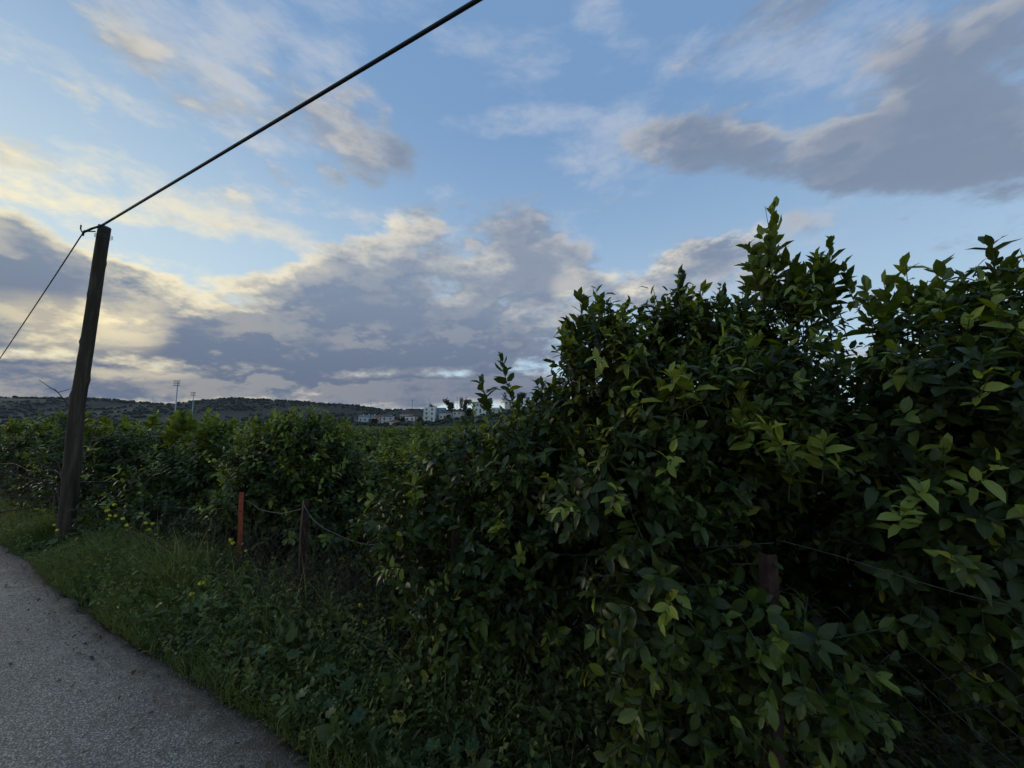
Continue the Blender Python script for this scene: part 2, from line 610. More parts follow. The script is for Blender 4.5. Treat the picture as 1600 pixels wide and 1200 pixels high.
# road: chip-sealed asphalt
m, t, b = mat('chip_seal_asphalt', rough=.8, spec=.35)
tcn = t.nodes.new('ShaderNodeTexCoord')
vor = node(t, 'ShaderNodeTexVoronoi', Scale=140.0)
vor.inputs['Randomness'].default_value = 1
v2 = node(t, 'ShaderNodeTexVoronoi', Scale=36.0)
big = node(t, 'ShaderNodeTexNoise', Scale=.9, Detail=6.0, Roughness=.6)
fin = node(t, 'ShaderNodeTexNoise', Scale=240.0, Detail=3.0, Roughness=.6)
for q in (vor, v2, big, fin): t.links.new(tcn.outputs['Object'], q.inputs['Vector'])
sep = t.nodes.new('ShaderNodeSeparateColor'); t.links.new(vor.outputs['Color'], sep.inputs[0])
chips = ramp(t, sep.outputs[0], [(.0, (.17, .148, .122)), (.5, (.315, .272, .222)), (.8, (.45, .39, .325)), (.95, (.66, .58, .48))])
dark = ramp(t, vor.outputs['Distance'], [(.2, (1, 1, 1)), (.62, (.52, .51, .50))])
patch = ramp(t, big.outputs['Fac'], [(.28, (.62, .61, .62)), (.5, (.95, .94, .93)), (.72, (1.25, 1.22, 1.18))])
mx = node(t, 'ShaderNodeMix', data_type='RGBA', blend_type='MULTIPLY'); mx.inputs[0].default_value = 1
t.links.new(chips, mx.inputs[6]); t.links.new(dark, mx.inputs[7])
m2 = node(t, 'ShaderNodeMix', data_type='RGBA', blend_type='MULTIPLY'); m2.inputs[0].default_value = 1
t.links.new(mx.outputs[2], m2.inputs[6]); t.links.new(patch, m2.inputs[7])
# dust and leaf dirt gathered along the margin of the lane
dt_ = node(t, 'ShaderNodeVectorMath', operation='DOT_PRODUCT'); dt_.inputs[1].default_value = (NV[0], NV[1], 0)
t.links.new(tcn.outputs['Object'], dt_.inputs[0])
dn_ = node(t, 'ShaderNodeTexNoise', Scale=7.0, Detail=6.0, Roughness=.7)
t.links.new(tcn.outputs['Object'], dn_.inputs['Vector'])
sm_ = node(t, 'ShaderNodeMath', operation='MULTIPLY_ADD'); sm_.inputs[1].default_value = .55
t.links.new(dn_.outputs['Fac'], sm_.inputs[0]); t.links.new(dt_.outputs['Value'], sm_.inputs[2])
mr_ = node(t, 'ShaderNodeMapRange', interpolation_type='SMOOTHSTEP')
mr_.inputs['From Min'].default_value = 1.25; mr_.inputs['From Max'].default_value = 1.56; mr_.inputs['To Max'].default_value = .85
t.links.new(sm_.outputs[0], mr_.inputs['Value'])
m3 = node(t, 'ShaderNodeMix', data_type='RGBA'); m3.inputs[7].default_value = (.062, .050, .036, 1)
t.links.new(mr_.outputs['Result'], m3.inputs[0]); t.links.new(m2.outputs[2], m3.inputs[6])
t.links.new(m3.outputs[2], b.inputs['Base Color'])
h1 = node(t, 'ShaderNodeMath', operation='MULTIPLY_ADD')
t.links.new(vor.outputs['Distance'], h1.inputs[0]); h1.inputs[1].default_value = -1.0
t.links.new(fin.outputs['Fac'], h1.inputs[2])
bp = node(t, 'ShaderNodeBump', Strength=.9, Distance=.006)
t.links.new(h1.outputs[0], bp.inputs['Height']); t.links.new(bp.outputs[0], b.inputs['Normal'])
M_ROAD = m
ss = np.concatenate([np.linspace(-14, 22, 361), np.linspace(22.5, 160, 120)])
edge = 1.27 + .05 * np.clip((ss - 4) / 4, 0, 1) + 0.05 * fbm(ss * 0.9, ss * 0 + 3, 3) + 0.020 * fbm(ss * 5.5, ss * 0 + 8, 3)
cols = []
ws = np.concatenate([[0, .02, .1, .3, .6], np.linspace(.75, 1, 8) * 0 + np.linspace(.7, 1, 8)])
nn = [(-3.5 + 0 * ss), (-3.3 + 0 * ss), (-1 + 0 * ss), (0.3 + 0 * ss), (edge - .25), (edge - .06), edge, edge + .012]
zz = [-.05, .006, .03, .03, .014, .008, .002, -.05]
V = np.stack([np.stack([NV[0] * n_ + TV[0] * ss, NV[1] * n_ + TV[1] * ss, np.full_like(ss, z_)], -1) for n_, z_ in zip(nn, zz)], 1)
k = len(nn)
i, j = np.meshgrid(np.arange(len(ss) - 1), np.arange(k - 1), indexing='ij')
F = np.stack([i * k + j, i * k + j + 1, (i + 1) * k + j + 1, (i + 1) * k + j], -1).reshape(-1, 4)[:, ::-1]
put(link('road', mesh_np('road', V.reshape(-1, 3), F, M_ROAD)), kind='structure')

# loose chippings lying along the ragged road edge
ng = 2600
s_ = RNG.uniform(-3, 14, ng) ** 1.0
e_ = np.interp(s_, ss, edge) - np.abs(RNG.normal(0, .16, ng)) + .02
base = np.array([(1, 0, 0), (-1, 0, 0), (0, 1, 0), (0, -1, 0), (0, 0, 1), (0, 0, -1)], float)
of = np.array([(0, 2, 4), (2, 1, 4), (1, 3, 4), (3, 0, 4), (2, 0, 5), (1, 2, 5), (3, 1, 5), (0, 3, 5)])
sz = RNG.uniform(.0025, .0065, ng)[:, None, None] * RNG.uniform(.6, 1.2, (ng, 1, 3))
ang = RNG.uniform(0, 6.28, ng)
ca_, sa_ = np.cos(ang)[:, None], np.sin(ang)[:, None]
Bv = base[None] * sz
V = np.stack([Bv[..., 0] * ca_ - Bv[..., 1] * sa_, Bv[..., 0] * sa_ + Bv[..., 1] * ca_, Bv[..., 2]], -1)
V += np.stack([NV[0] * e_ + TV[0] * s_, NV[1] * e_ + TV[1] * s_, np.full(ng, .016)], -1)[:, None]
F = (of[None] + (np.arange(ng) * 6)[:, None, None]).reshape(-1, 3)
M_STONE = noisy('chipping_stone', [(.35, (.07, .068, .065)), (.65, (.26, .25, .23))], 60)
put(link('loose_chippings', mesh_np('loose_chippings', V.reshape(-1, 3), F, M_STONE, smooth=False)),
    'small grey stone chippings scattered along the ragged asphalt edge', 'gravel', kind='stuff')

# ================================================================== citrus orchard
def leaf_template(stations, half, curl, fold, wave=0.0):
    """leaf of unit length along +Y, faces up +Z; returns verts and triangles"""
    n = len(stations)
    V, F = [], []
    for i, (y, w) in enumerate(zip(stations, half)):
        z = -curl * y * y + wave * math.sin(y * 9)
        V.append((0, y, z))
        if 0 < i < n - 1:
            V.append((-w, y - .02, z + fold * w + wave * math.sin(y * 11 + 1)))
            V.append((w, y - .02, z + fold * w + wave * math.cos(y * 10)))
    def idx(i): return 0 if i == 0 else 1 + (i - 1) * 3
    for i in range(n - 1):
        a, b_ = idx(i), idx(i + 1)
        if i == 0:
            F += [(a, b_, b_ + 1), (a, b_ + 2, b_)]
        elif i == n - 2:
            F += [(a, b_, a + 1), (a, a + 2, b_)]
        else:
            F += [(a, b_, b_ + 1), (a, b_ + 1, a + 1), (a, b_ + 2, b_), (a, a + 2, b_ + 2)]
    return np.array(V, float), np.array(F, int)


CURLS = ((.18, .35, .0), (.34, .22, .015), (.06, .5, .02), (.5, .3, .01), (-.12, .6, .03), (.75, .45, .035))
HI = [leaf_template((0, .24, .70, 1), (0, .20, .205, 0), cu, fo, wv) for cu, fo, wv in CURLS]
FINE = [leaf_template((0, .08, .25, .50, .75, .92, 1), (0, .05, .18, .235, .19, .075, 0), cu, fo, wv)
      for cu, fo, wv in CURLS]
MID = [leaf_template((0, .30, .70, 1), (0, .20, .19, 0), cu, fo) for cu, fo in ((.2, .35), (.4, .25))]
LOW = [(np.array([(0, 0, 0), (-.28, .5, .06), (0, 1, -.15), (.28, .5, .06)], float), np.array([(0, 2, 1), (0, 3, 2)], int))]


def unit(a):
    return a / (np.linalg.norm(a, axis=-1, keepdims=True) + 1e-9)


def shoots_to_leaves(base, d, ln, k, size, tint, rng, jit=0.25, perk=0.0):
    """base (n,3), d (n,3), ln (n,), k leaves each -> leaf frames"""
    n = len(base)
    f = (np.arange(k)[None] + rng.uniform(.1, .9, (n, k))) / k
    f = 0.12 + 0.88 * f
    bend = unit(rng.normal(0, 1, (n, 3)))
    tipd = unit(d + bend * 0.25)
    pos = base[:, None] + (d[:, None] * (f * (1 - .4 * f))[..., None] + tipd[:, None] * (.4 * f * f)[..., None]) * ln[:, None, None]
    ref = np.where(np.abs(d[:, 2:3]) < .9, np.array((0, 0, 1.0)), np.array((1.0, 0, 0)))
    u = unit(np.cross(d, ref)); v = np.cross(u, d)
    ph = np.arange(k)[None] * 2.4 + rng.uniform(0, 6.28, (n, 1)) + rng.normal(0, .35, (n, k))
    rad = np.cos(ph)[..., None] * u[:, None] + np.sin(ph)[..., None] * v[:, None]
    a = np.radians(80 - 18 * perk - 48 * f + rng.normal(0, 12, (n, k)))[..., None]
    Yv = d[:, None] * np.cos(a) + rad * np.sin(a)
    Yv[..., 2] -= rng.uniform(.0, .45, (n, k)) * (1 - perk)
    Yv = unit(Yv + rng.normal(0, jit * .5, (n, k, 3)))
    Z = d[:, None] * .7 + np.array((0, 0, .55 * (1 - perk))) + rng.normal(0, jit, (n, k, 3))
    Z = unit(Z - (Z * Yv).sum(-1, keepdims=True) * Yv)
    Xv = np.cross(Yv, Z)
    s = size[:, None] * (1.08 - .35 * f ** 3) * rng.uniform(.6, 1.28, (n, k))
    t_ = tint[:, None] + rng.normal(0, .07, (n, k)) + .10 * f
    yl = rng.random((n, k))
    t_ = np.where(yl > .990, rng.uniform(.88, 1.02, (n, k)), np.clip(t_, 0, .9))
    g = lambda q: q.reshape(-1, q.shape[-1])
    return g(pos), g(Xv), g(Yv), g(Z), s.ravel(), t_.ravel()


def leaves_mesh(name, L, temps, material, rng):
    pos, X, Y, Z, s, t_ = L[:6]
    Vs, Fs, Ts, base = [], [], [], 0
    pick = rng.integers(0, len(temps), len(pos))
    if len(L) > 6:                      # leaves deep in the crown are plainer
        pick[L[6] > .5] = len(temps)
        temps = list(temps) + LOW
    wid = rng.uniform(.85, 1.25, len(pos))
    for q, (tv, tf) in enumerate(temps):
        I = np.nonzero(pick == q)[0]
        if not len(I): continue
        sc_ = s[I][:, None, None]
        P = (pos[I][:, None] + sc_ * (tv[None, :, 0:1] * wid[I][:, None, None] * X[I][:, None]
             + tv[None, :, 1:2] * Y[I][:, None] + tv[None, :, 2:3] * Z[I][:, None]))
        Vs.append(P.reshape(-1, 3))
        Fs.append((tf[None] + (base + np.arange(len(I)) * len(tv))[:, None, None]).reshape(-1, 3))
        Ts.append(np.repeat(t_[I], len(tv)))
        base += len(I) * len(tv)
    return mesh_np(name, np.concatenate(Vs), np.concatenate(Fs), material, attr={'tint': np.concatenate(Ts)})


LEAF_OBJ_MESH = []
for tv, tf in FINE:
    LEAF_OBJ_MESH.append(mesh_np('leaf', tv, tf, M_LEAF_ONE))

CANDS = []        # (tree empty, leaf frames, material level) waiting for the split into single leaves


def crown_shoots(lobes, per_area, rng, fill=0.45, void=True):
    """shoot bases and directions over the shells of many ellipsoid lobes"""
    B, D, DEP = [], [], []
    C = np.array([l[0] for l in lobes]); Rr = np.array([l[1] for l in lobes])
    for (c_, r_) in lobes:
        r_ = np.array(r_); c_ = np.array(c_)
        area = 4 * math.pi * ((r_[0] * r_[1]) ** 1.6 / 3 + (r_[0] * r_[2]) ** 1.6 / 3 + (r_[1] * r_[2]) ** 1.6 / 3) ** (1 / 1.6)
        n = int(area * per_area)
        q = unit(rng.normal(0, 1, (n, 3)))
        sh = np.where(rng.random(n) < fill, rng.uniform(.35, .85, n), rng.uniform(.85, 1.04, n))
        P = c_ + q * r_ * sh[:, None]
        # drop what lies deep inside a neighbouring lobe
        ins = np.zeros(n, bool)
        for c2, r2 in zip(C, Rr):
            if (c2 == c_).all(): continue
            ins |= (((P - c2) / r2) ** 2).sum(1) < .38
        # open pockets between the clumps
        ins |= (hash_noise(P[:, 0] * 3.1 + P[:, 2] * 1.7 + 4, P[:, 1] * 3.1 - P[:, 2] * 2.6) < -.42) & (rng.random(n) < .85) & void
        P, q, sh = P[~ins], q[~ins], sh[~ins]
        nrm = unit(q / r_)
        B.append(P); D.append(nrm); DEP.append(sh)
    return np.concatenate(B), np.concatenate(D), np.concatenate(DEP)


def branchwork(root, lobes, parent, rng, detail=True, trunk_h=0.55, r0=.075):
    """trunk and limbs that reach into the lobes"""
    x, y, z = root
    tp = [np.array((x, y, z - .05)), np.array((x + .02, y, z + .2)), np.array((x - .01, y + .02, z + trunk_h))]
    MB().tube(tp, [r0 * 1.35, r0, r0 * .9], 10).build('trunk', M_BARK, parent)
    fork = tp[-1]
    order = sorted(lobes, key=lambda l: -l[1][0])[: (9 if detail else 5)]
    for c_, r_ in order:
        c_ = np.array(c_)
        pts = []
        side = rng.normal(0, .08, 3)
        for f in np.linspace(0, 1, 7):
            p = fork * (1 - f) + c_ * f + side * math.sin(f * math.pi) + np.array((0, 0, .12)) * math.sin(f * math.pi)
            pts.append(p + rng.normal(0, .012, 3))
        MB().tube(pts, np.linspace(r0 * .62, .014, 7), 6).build('limb', M_BARK, parent)


def citrus(root, lobes, label, dens, seed, temps, leaf=.1, sprouts=(), k=9, young=.16, group='citrus trees of the orchard', singles=False, twigs=True, bright=0.0, comp=3):
    rng = np.random.default_rng(seed)
    T = empty('citrus_tree', root, label, 'tree', group)
    B, D, S = crown_shoots(lobes, dens, rng)
    n = len(B)
    zc = np.mean([l[0][2] for l in lobes])
    up = np.clip((B[:, 2] - zc) / .9, -1, 1)
    d = unit(D * .8 + np.stack([0 * up, 0 * up, .38 + .55 * np.clip(up, 0, 1)], -1) + rng.normal(0, .28, (n, 3)))
    low = up < -.25
    d[low] = unit(d[low] + np.array((0, 0, -.75)))
    ln = rng.uniform(.10, .24, n) * (1 + .25 * np.clip(up, 0, 1)) * leaf / .085
    lum = hash_noise(B[:, 0] * 2.2 + seed, B[:, 2] * 2.2 + B[:, 1]) * .10
    tint = np.clip(.26 + bright + lum + rng.normal(0, .08, n), .02, .62)
    yg = (rng.random(n) < young * np.clip(.5 + up, .25, 1.5)) & (S > .9)
    tint[yg] = rng.uniform(.6, .8, yg.sum())
    ln[yg] *= 1.35
    size = np.full(n, leaf) * rng.uniform(.85, 1.15, n)
    L = [(*shoots_to_leaves(B, d, ln, k, size, tint, rng, .3, .12), np.repeat((S < .85).astype(float), k))]
    tw = [np.stack([B, B + d * ln[:, None] * .5, B + d * ln[:, None] * .95], 1)] if twigs else []
    more = []
    for tip, length, lean, tn in sprouts:
        more.append((tip, length, lean, tn))
        for _ in range(comp):
            j_ = rng.normal(0, .07, 3)
            more.append(((tip[0] + j_[0], tip[1] + j_[1], tip[2] - length * rng.uniform(.2, .75)), length * rng.uniform(.5, .8), lean + rng.normal(0, .35), tn + rng.normal(0, .05)))
    for tip, length, lean, tn in more:
        tip = np.array(tip, float)
        dd = unit(np.array((lean, rng.uniform(-.15, .15), 1.0)))
        bs = tip - dd * length
        kk = int(10 + length * 34)
        L.append((*shoots_to_leaves(bs[None], dd[None], np.array([length]), kk, np.array([leaf * (1.5 if length > .28 else 1.15)]), np.array([tn]), rng, .45, .8), np.zeros(kk)))
        if twigs: tw.append(np.stack([bs - dd * (.25 if length > .28 else .05), bs + dd * length * .5, tip], 0)[None])
    L = [np.concatenate(q) for q in zip(*L)]
    branchwork(root, lobes, T, rng, detail=singles)
    if twigs:
        P = np.concatenate(tw)
        Vt, Ft = many_tubes(P, .0042, .0018)
        put(link('twigs', mesh_np('twigs', Vt, Ft, M_TWIG), T), kind='stuff')
    if singles:
        CANDS.append((T, L, temps, rng))
    else:
        put(link('crown', leaves_mesh('crown', L, temps, M_LEAF, rng), T), kind='stuff')
    return T


def split_singles():
    """the 300 leaves that show largest on each near tree become leaf objects, the rest one crown"""
    p = math.radians(5.68)
    f = 603.0
    allz = {}
    pre = []
    for T, L, temps, rng in CANDS:
        P = L[0] + L[2] * (L[4] * .5)[:, None] - EYE
        dep = P[:, 1] * math.cos(p) + P[:, 2] * math.sin(p)
        v = -P[:, 1] * math.sin(p) + P[:, 2] * math.cos(p)
        px = 800 + f * P[:, 0] / np.maximum(dep, .05); py = 600 - f * v / np.maximum(dep, .05)
        ok = (dep > .2) & (px > 0) & (px < 1600) & (py > 0) & (py < 1200)
        pre.append((dep, px, py, ok))
        for i in np.nonzero(ok)[0]:
            key = (int(px[i] // 12), int(py[i] // 12))
            if dep[i] < allz.get(key, 1e9): allz[key] = dep[i]
    for (T, L, temps, rng), (dep, px, py, ok) in zip(CANDS, pre):
        sc_ = np.zeros(len(dep))
        for i in np.nonzero(ok)[0]:
            if dep[i] <= allz[(int(px[i] // 12), int(py[i] // 12))] + .03:
                sc_[i] = L[4][i] / dep[i] * (.35 + abs(L[3][i] @ unit(L[0][i] - EYE)))
        best = np.argsort(-sc_)[:300]
        best = best[sc_[best] > 0]
        keep = np.ones(len(dep), bool); keep[best] = False
        put(link('crown', leaves_mesh('crown', [q[keep] for q in L], temps, M_LEAF, rng), T), kind='stuff')
        inv = Matrix.Translation(-Vector(T.location))
        for i in best:
            o = bpy.data.objects.new('leaf', LEAF_OBJ_MESH[int(rng.integers(0, len(LEAF_OBJ_MESH)))])
            COL.objects.link(o)
            o.parent = T
            s = L[4][i]; w_ = s * rng.uniform(.9, 1.25)
            x, y, z, q = L[1][i] * w_, L[2][i] * s, L[3][i] * s, L[0][i]
            o.matrix_local = inv @ Matrix(((x[0], y[0], z[0], q[0]), (x[1], y[1], z[1], q[1]), (x[2], y[2], z[2], q[2]), (0, 0, 0, 1)))
            tv = float(np.clip(L[5][i], 0, 1))
            o.color = (tv, tv, tv, 1)


def gz(x, y): return float(ground_z(x, y))


def lobed(c_, r_, n, rng, small=.42):
    """main body plus knobbly lobes over its surface"""
    c_ = np.array(c_, float); r_ = np.array(r_, float)
    out = [(tuple(c_), tuple(r_ * .8))]
    for q in unit(rng.normal(0, 1, (n, 3))):
        q[2] = abs(q[2]) if rng.random() < .55 else q[2]
        out.append((tuple(c_ + q * r_ * .72), tuple(r_ * small * rng.uniform(.75, 1.15))))
    return out


# --- the two large trees on the right
rA = np.random.default_rng(3)
LA = lobed((1.42, 2.85, 1.10), (.92, .75, .98), 16, rA) + [
    ((.72, 1.68, .80), (.29, .20, .34)), ((1.04, 1.42, .78), (.17, .10, .09)), ((.60, 1.95, 1.15), (.34, .28, .36)), ((.95, 2.0, 1.55), (.36, .26, .34)),
    ((1.42, 2.0, 1.62), (.30, .24, .32)), ((.70, 1.74, .38), (.26, .2, .26)), ((.62, 2.35, 1.92), (.24, .24, .24)),
    ((1.16, 2.5, 2.10), (.24, .24, .22)), ((1.95, 2.6, 2.18), (.26, .24, .28)), ((.28, 2.6, 1.36), (.36, .3, .36)), ((.38, 2.55, .30), (.42, .28, .40)), ((.85, 2.3, .30), (.40, .28, .40))]
spA = [((1.794, 2.6, 3.127), .62, -.18, .56), ((2.252, 2.6, 2.90), .50, .05, .40), ((1.864, 2.6, 2.829), .45, -.1, .42), ((2.016, 2.62, 2.759), .45, 0, .38),
       ((1.159, 2.6, 2.62), .40, -.1, .18), ((1.311, 2.6, 2.528), .32, .1, .62), ((1.466, 2.6, 2.528), .34, .1, .3), ((.488, 2.6, 2.483), .42, -.35, .34),
       ((.62, 2.6, 2.437), .36, -.1, .34), ((.774, 2.6, 2.392), .32, 0, .6), ((.396, 2.6, 2.234), .30, -.4, .4), ((.975, 2.6, 2.46), .34, 0, .3),
       ((1.599, 2.6, 2.528), .34, .1, .34), ((2.12, 2.6, 2.72), .42, .1, .36), ((1.70, 2.62, 2.85), .42, -.1, .34), ((1.93, 2.5, 2.62), .4, .05, .4),
       ((1.02, 1.72, 1.78), .26, -.1, .72), ((1.30, 1.75, 1.60), .22, .1, .66), ((.80, 1.85, 1.86), .24, -.1, .70), ((1.9, 2.0, 1.95), .3, 0, .5)]
citrus((1.5, 2.95, gz(1.5, 2.95)), LA, 'tall dark citrus tree whose leafy top shoots rise highest against the sky', 205, 21, HI, .068, spA, young=.24, singles=True)

rB = np.random.default_rng(5)
LB = lobed((2.85, 1.95, 1.18), (.90, .72, .70), 14, rB) + [
    ((1.74, 1.56, 1.12), (.32, .22, .30)), ((1.95, 1.62, 1.60), (.32, .24, .28)), ((2.15, 1.9, 1.85), (.28, .24, .22)),
    ((2.6, 1.9, 1.98), (.30, .24, .22)), ((2.02, 1.54, .92), (.38, .22, .30)), ((2.5, 2.05, .55), (.75, .35, .38)), ((1.7, 2.5, .55), (.6, .3, .4)), ((2.12, 1.5, 1.4), (.32, .22, .3))]
spB = [((1.927, 2.05, 2.332), .30, -.25, .5), ((2.169, 2.05, 2.477), .34, -.1, .6), ((2.359, 2.05, 2.441), .30, .1, .5), ((2.661, 2.05, 2.606), .42, .05, .25),
       ((2.791, 2.05, 2.514), .36, .25, .22), ((2.461, 2.05, 2.404), .3, 0, .3), ((2.035, 2.05, 2.368), .3, -.1, .52), ((1.98, 1.5, 1.62), .22, .1, .72), ((2.3, 1.7, 2.05), .3, 0, .66)]
citrus((2.9, 2.0, gz(2.9, 2.0)), LB, 'dark citrus tree cut off by the right edge of the picture', 200, 22, HI, .069, spB, young=.24, singles=True)

# --- lower tree left of them, its skirt spilling over the fence
rC = np.random.default_rng(8)
LC = lobed((.06, 3.5, .82), (.86, .72, .66), 15, rC) + [
    ((-.42, 2.52, .78), (.33, .24, .36)), ((-.62, 2.55, 1.0), (.26, .22, .26)), ((.18, 2.45, 1.16), (.36, .26, .32)), ((.02, 2.35, .75), (.34, .22, .34)), ((-.22, 2.45, .40), (.36, .2, .28)), ((-.28, 2.75, 1.22), (.34, .28, .26)), ((-1.0, 3.75, .30), (.48, .3, .42)), ((-.6, 3.3, .25), (.4, .3, .36)), ((.30, 3.0, 1.42), (.36, .3, .30)), ((-.08, 3.05, 1.28), (.36, .3, .28))]
spC = [((-.091, 2.7, 2.074), .40, -.28, .25), ((-.225, 2.7, 1.914), .32, -.3, .25), ((.226, 2.75, 1.88), .36, -.1, .3), ((.316, 2.75, 1.92), .36, 0, .3),
       ((.045, 2.8, 1.72), .3, .1, .4), ((-.62, 2.55, 1.28), .26, 0, .74), ((-.25, 2.65, 1.42), .22, .05, .68), ((-.35, 3.2, 1.55), .3, 0, .5), ((.0, 3.2, 1.62), .3, 0, .5)]
citrus((-.1, 3.65, gz(-.1, 3.65)), LC, 'low rounded citrus tree with two leafy twigs poking up before the village', 195, 23, HI, .064, spC, young=.28, singles=True, comp=0)

# --- rounded tree with pale yellow-green top behind the red post
rD = np.random.default_rng(9)
LD = lobed((-2.68, 5.15, .62), (.92, .9, .90), 20, rD, .36) + [((-2.2, 4.5, .22), (.45, .3, .45)), ((-3.3, 4.9, .22), (.45, .3, .45)), ((-1.75, 4.4, .2), (.42, .3, .4))]
citrus((-2.68, 5.2, gz(-2.68, 5.2)), LD, 'broad rounded citrus tree with yellow-green top behind the red post', 125, 24, MID, .074,
       [((x_, 5.0, z_), .26, 0, .66) for x_, z_ in ((-3.1, 1.68), (-2.85, 1.76), (-2.6, 1.70), (-2.4, 1.74), (-2.15, 1.66), (-3.3, 1.56))], young=.42, bright=-.01, singles=True)
rE = np.random.default_rng(10)
LE = lobed((-1.15, 6.0, .48), (.95, .85, .66), 14, rE, .38)
citrus((-1.15, 6.05, gz(-1.15, 6.05)), LE, 'citrus tree with bright lime shoots between the rounded tree and the near trees', 115, 25, MID, .074,
       [((-1.35, 5.3, 1.34), .24, 0, .84), ((-1.15, 5.3, 1.28), .22, .1, .8), ((-.9, 5.4, 1.3), .22, 0, .7)], young=.5, bright=.05, singles=True)
split_singles()

# --- first row going left behind the pole
row1 = [((-4.75, 6.25), 1.52, 'citrus tree with two leafy spikes below the taller floodlight mast'), ((-6.95, 7.4), 1.60, 'citrus tree just right of the wooden pole'),
        ((-9.3, 8.8), 1.45, 'citrus tree directly behind the wooden pole'), ((-11.9, 10.5), 1.68, 'citrus tree left of the wooden pole'), ((-14.4, 11.8), 1.5, 'citrus tree at the left edge of the picture')]
for q, ((x, y), top, lab) in enumerate(row1):
    g = gz(x, y); rr = np.random.default_rng(40 + q)
    L_ = lobed((x, y, (top + g) / 2 - .12), (1.05, 1.0, (top + .1 - g) / 2 / 1.1), 15, rr, .38)
    L_ += [((x + u_, y - .85 - .25 * u_, g + .42), (.5, .35, .42)) for u_ in (-.7, 0, .7)]
    sp = [((x + rr.uniform(-.9, .9), y + rr.uniform(-.5, .2), top + rr.uniform(.0, .22)), .3, rr.uniform(-.1, .1), rr.uniform(.4, .7)) for _ in range(6)]
    if q == 0:
        sp += [((-5.4, 6.2, 1.74), .4, 0, .66), ((-5.3, 6.15, 1.66), .4, 0, .62), ((-4.9, 6.2, 1.76), .4, 0, .68), ((-4.75, 6.2, 1.72), .4, 0, .66)]
    citrus((x, y, g), L_, lab, 72, 50 + q, MID, .088, sp, young=.26, bright=-.04, twigs=False)

# --- rows behind: copies of four trees share their meshes
protos = []
for q in range(4):
    rr = np.random.default_rng(70 + q)
    L_ = lobed((0, 0, 1.12), (1.35, 1.25, 1.08), 14, rr, .36)
    B, D, S = crown_shoots(L_, 26, rr)
    nB = len(B)
    d = unit(D + np.array((0, 0, .5)) + rr.normal(0, .3, (nB, 3)))
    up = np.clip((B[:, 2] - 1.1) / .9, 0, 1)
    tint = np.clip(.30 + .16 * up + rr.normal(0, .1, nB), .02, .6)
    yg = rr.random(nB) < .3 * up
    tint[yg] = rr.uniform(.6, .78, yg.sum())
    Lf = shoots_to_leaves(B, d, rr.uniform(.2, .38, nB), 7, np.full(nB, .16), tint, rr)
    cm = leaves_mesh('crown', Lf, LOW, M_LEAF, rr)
    tm = MB().tube([(0, 0, -.1), (.02, 0, .3), (0, .02, .8)], [.11, .08, .06], 8).mesh('trunk', M_BARK)
    protos.append((cm, tm))
rr = np.random.default_rng(99)
cnt = 0
for n_ in (6.4, 9.5, 12.6, 15.7, 20, 26, 33, 42, 53):
    for s_ in np.arange(-30, 70, 3.0 if n_ < 17 else 6.2):
        x, y, _ = nt(n_ + rr.normal(0, .2), s_ + rr.normal(0, .3))
        if y < 1.2 or x < -1.36 * y - 1.0 or x > 1.7 * y + 2 or (n_ > 11 and x > .9 * y) or (n_ > 17 and x > .3 * y): continue
        if math.hypot(x + 1.15, y - 6.05) < 1.6 or math.hypot(x + 2.68, y - 5.2) < 1.8: continue
        g = gz(x, y)
        top = 1.52 + rr.normal(0, .10) - (.12 if -.45 < x / y < -.05 else 0) - .009 * max(0, y - 12)
        T = empty('citrus_tree', (x, y, g), 'citrus tree in the second orchard row, just behind the front trees' if n_ < 8 else 'citrus tree in the crowded orchard rows farther back', 'tree', 'citrus trees of the orchard')
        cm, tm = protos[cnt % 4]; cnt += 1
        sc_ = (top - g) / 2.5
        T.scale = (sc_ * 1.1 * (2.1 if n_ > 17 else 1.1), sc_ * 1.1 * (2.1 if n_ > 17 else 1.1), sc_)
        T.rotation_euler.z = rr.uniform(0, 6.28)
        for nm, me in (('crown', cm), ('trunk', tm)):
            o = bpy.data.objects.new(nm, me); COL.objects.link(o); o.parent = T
            if nm == 'crown': o['kind'] = 'stuff'

# ================================================================== far land: hill, village, masts
M_HILL = noisy('maquis_hillside', [(.30, (.012, .016, .010)), (.5, (.017, .022, .013)), (.70, (.022, .027, .016)), (.86, (.05, .05, .033))], .008, detail=10, rough=.95)
M_SLOPE = noisy('village_slope_grass', [(.3, (.025, .032, .018)), (.55, (.05, .06, .032)), (.75, (.11, .095, .065))], .05, detail=8, rough=.95)
RX = np.array([-4200, -2600, -1800, -1196, -980, -860, -746, -690, -642, -540, -418, -350, -298, -230, -100, 150, 600, 1500, 4000])
RZ = np.array([60, 66, 64, 61, 56, 46, 43, 50, 55, 52, 43, 36, 30, 30, 27, 28, 34, 40, 40]) - 1.0


def hill_z(x, y):
    r = np.interp(x, RX, RZ)
    f = np.clip((y - 430 - .05 * np.abs(x)) / 470, 0, 1)
    f = f * f * (3 - 2 * f)
    return -2.3 + (r + 2.3) * f + 3.0 * fbm(x * .006, y * .006, 4) * f + np.clip((y - 950) * -.03, -25, 0)


xs = np.concatenate([np.linspace(-4200, -1300, 40), np.linspace(-1280, 420, 170), np.linspace(460, 4000, 40)])
ys = np.linspace(420, 1700, 70)
X, Y = np.meshgrid(xs, ys, indexing='ij')
V = np.stack([X, Y, hill_z(X, Y)], -1).reshape(-1, 3)
i, j = np.meshgrid(np.arange(len(xs) - 1), np.arange(len(ys) - 1), indexing='ij')
q = len(ys)
F = np.stack([i * q + j, (i + 1) * q + j, (i + 1) * q + j + 1, i * q + j + 1], -1).reshape(-1, 4)
put(link('hill', mesh_np('hill', V, F, M_HILL)), kind='structure')


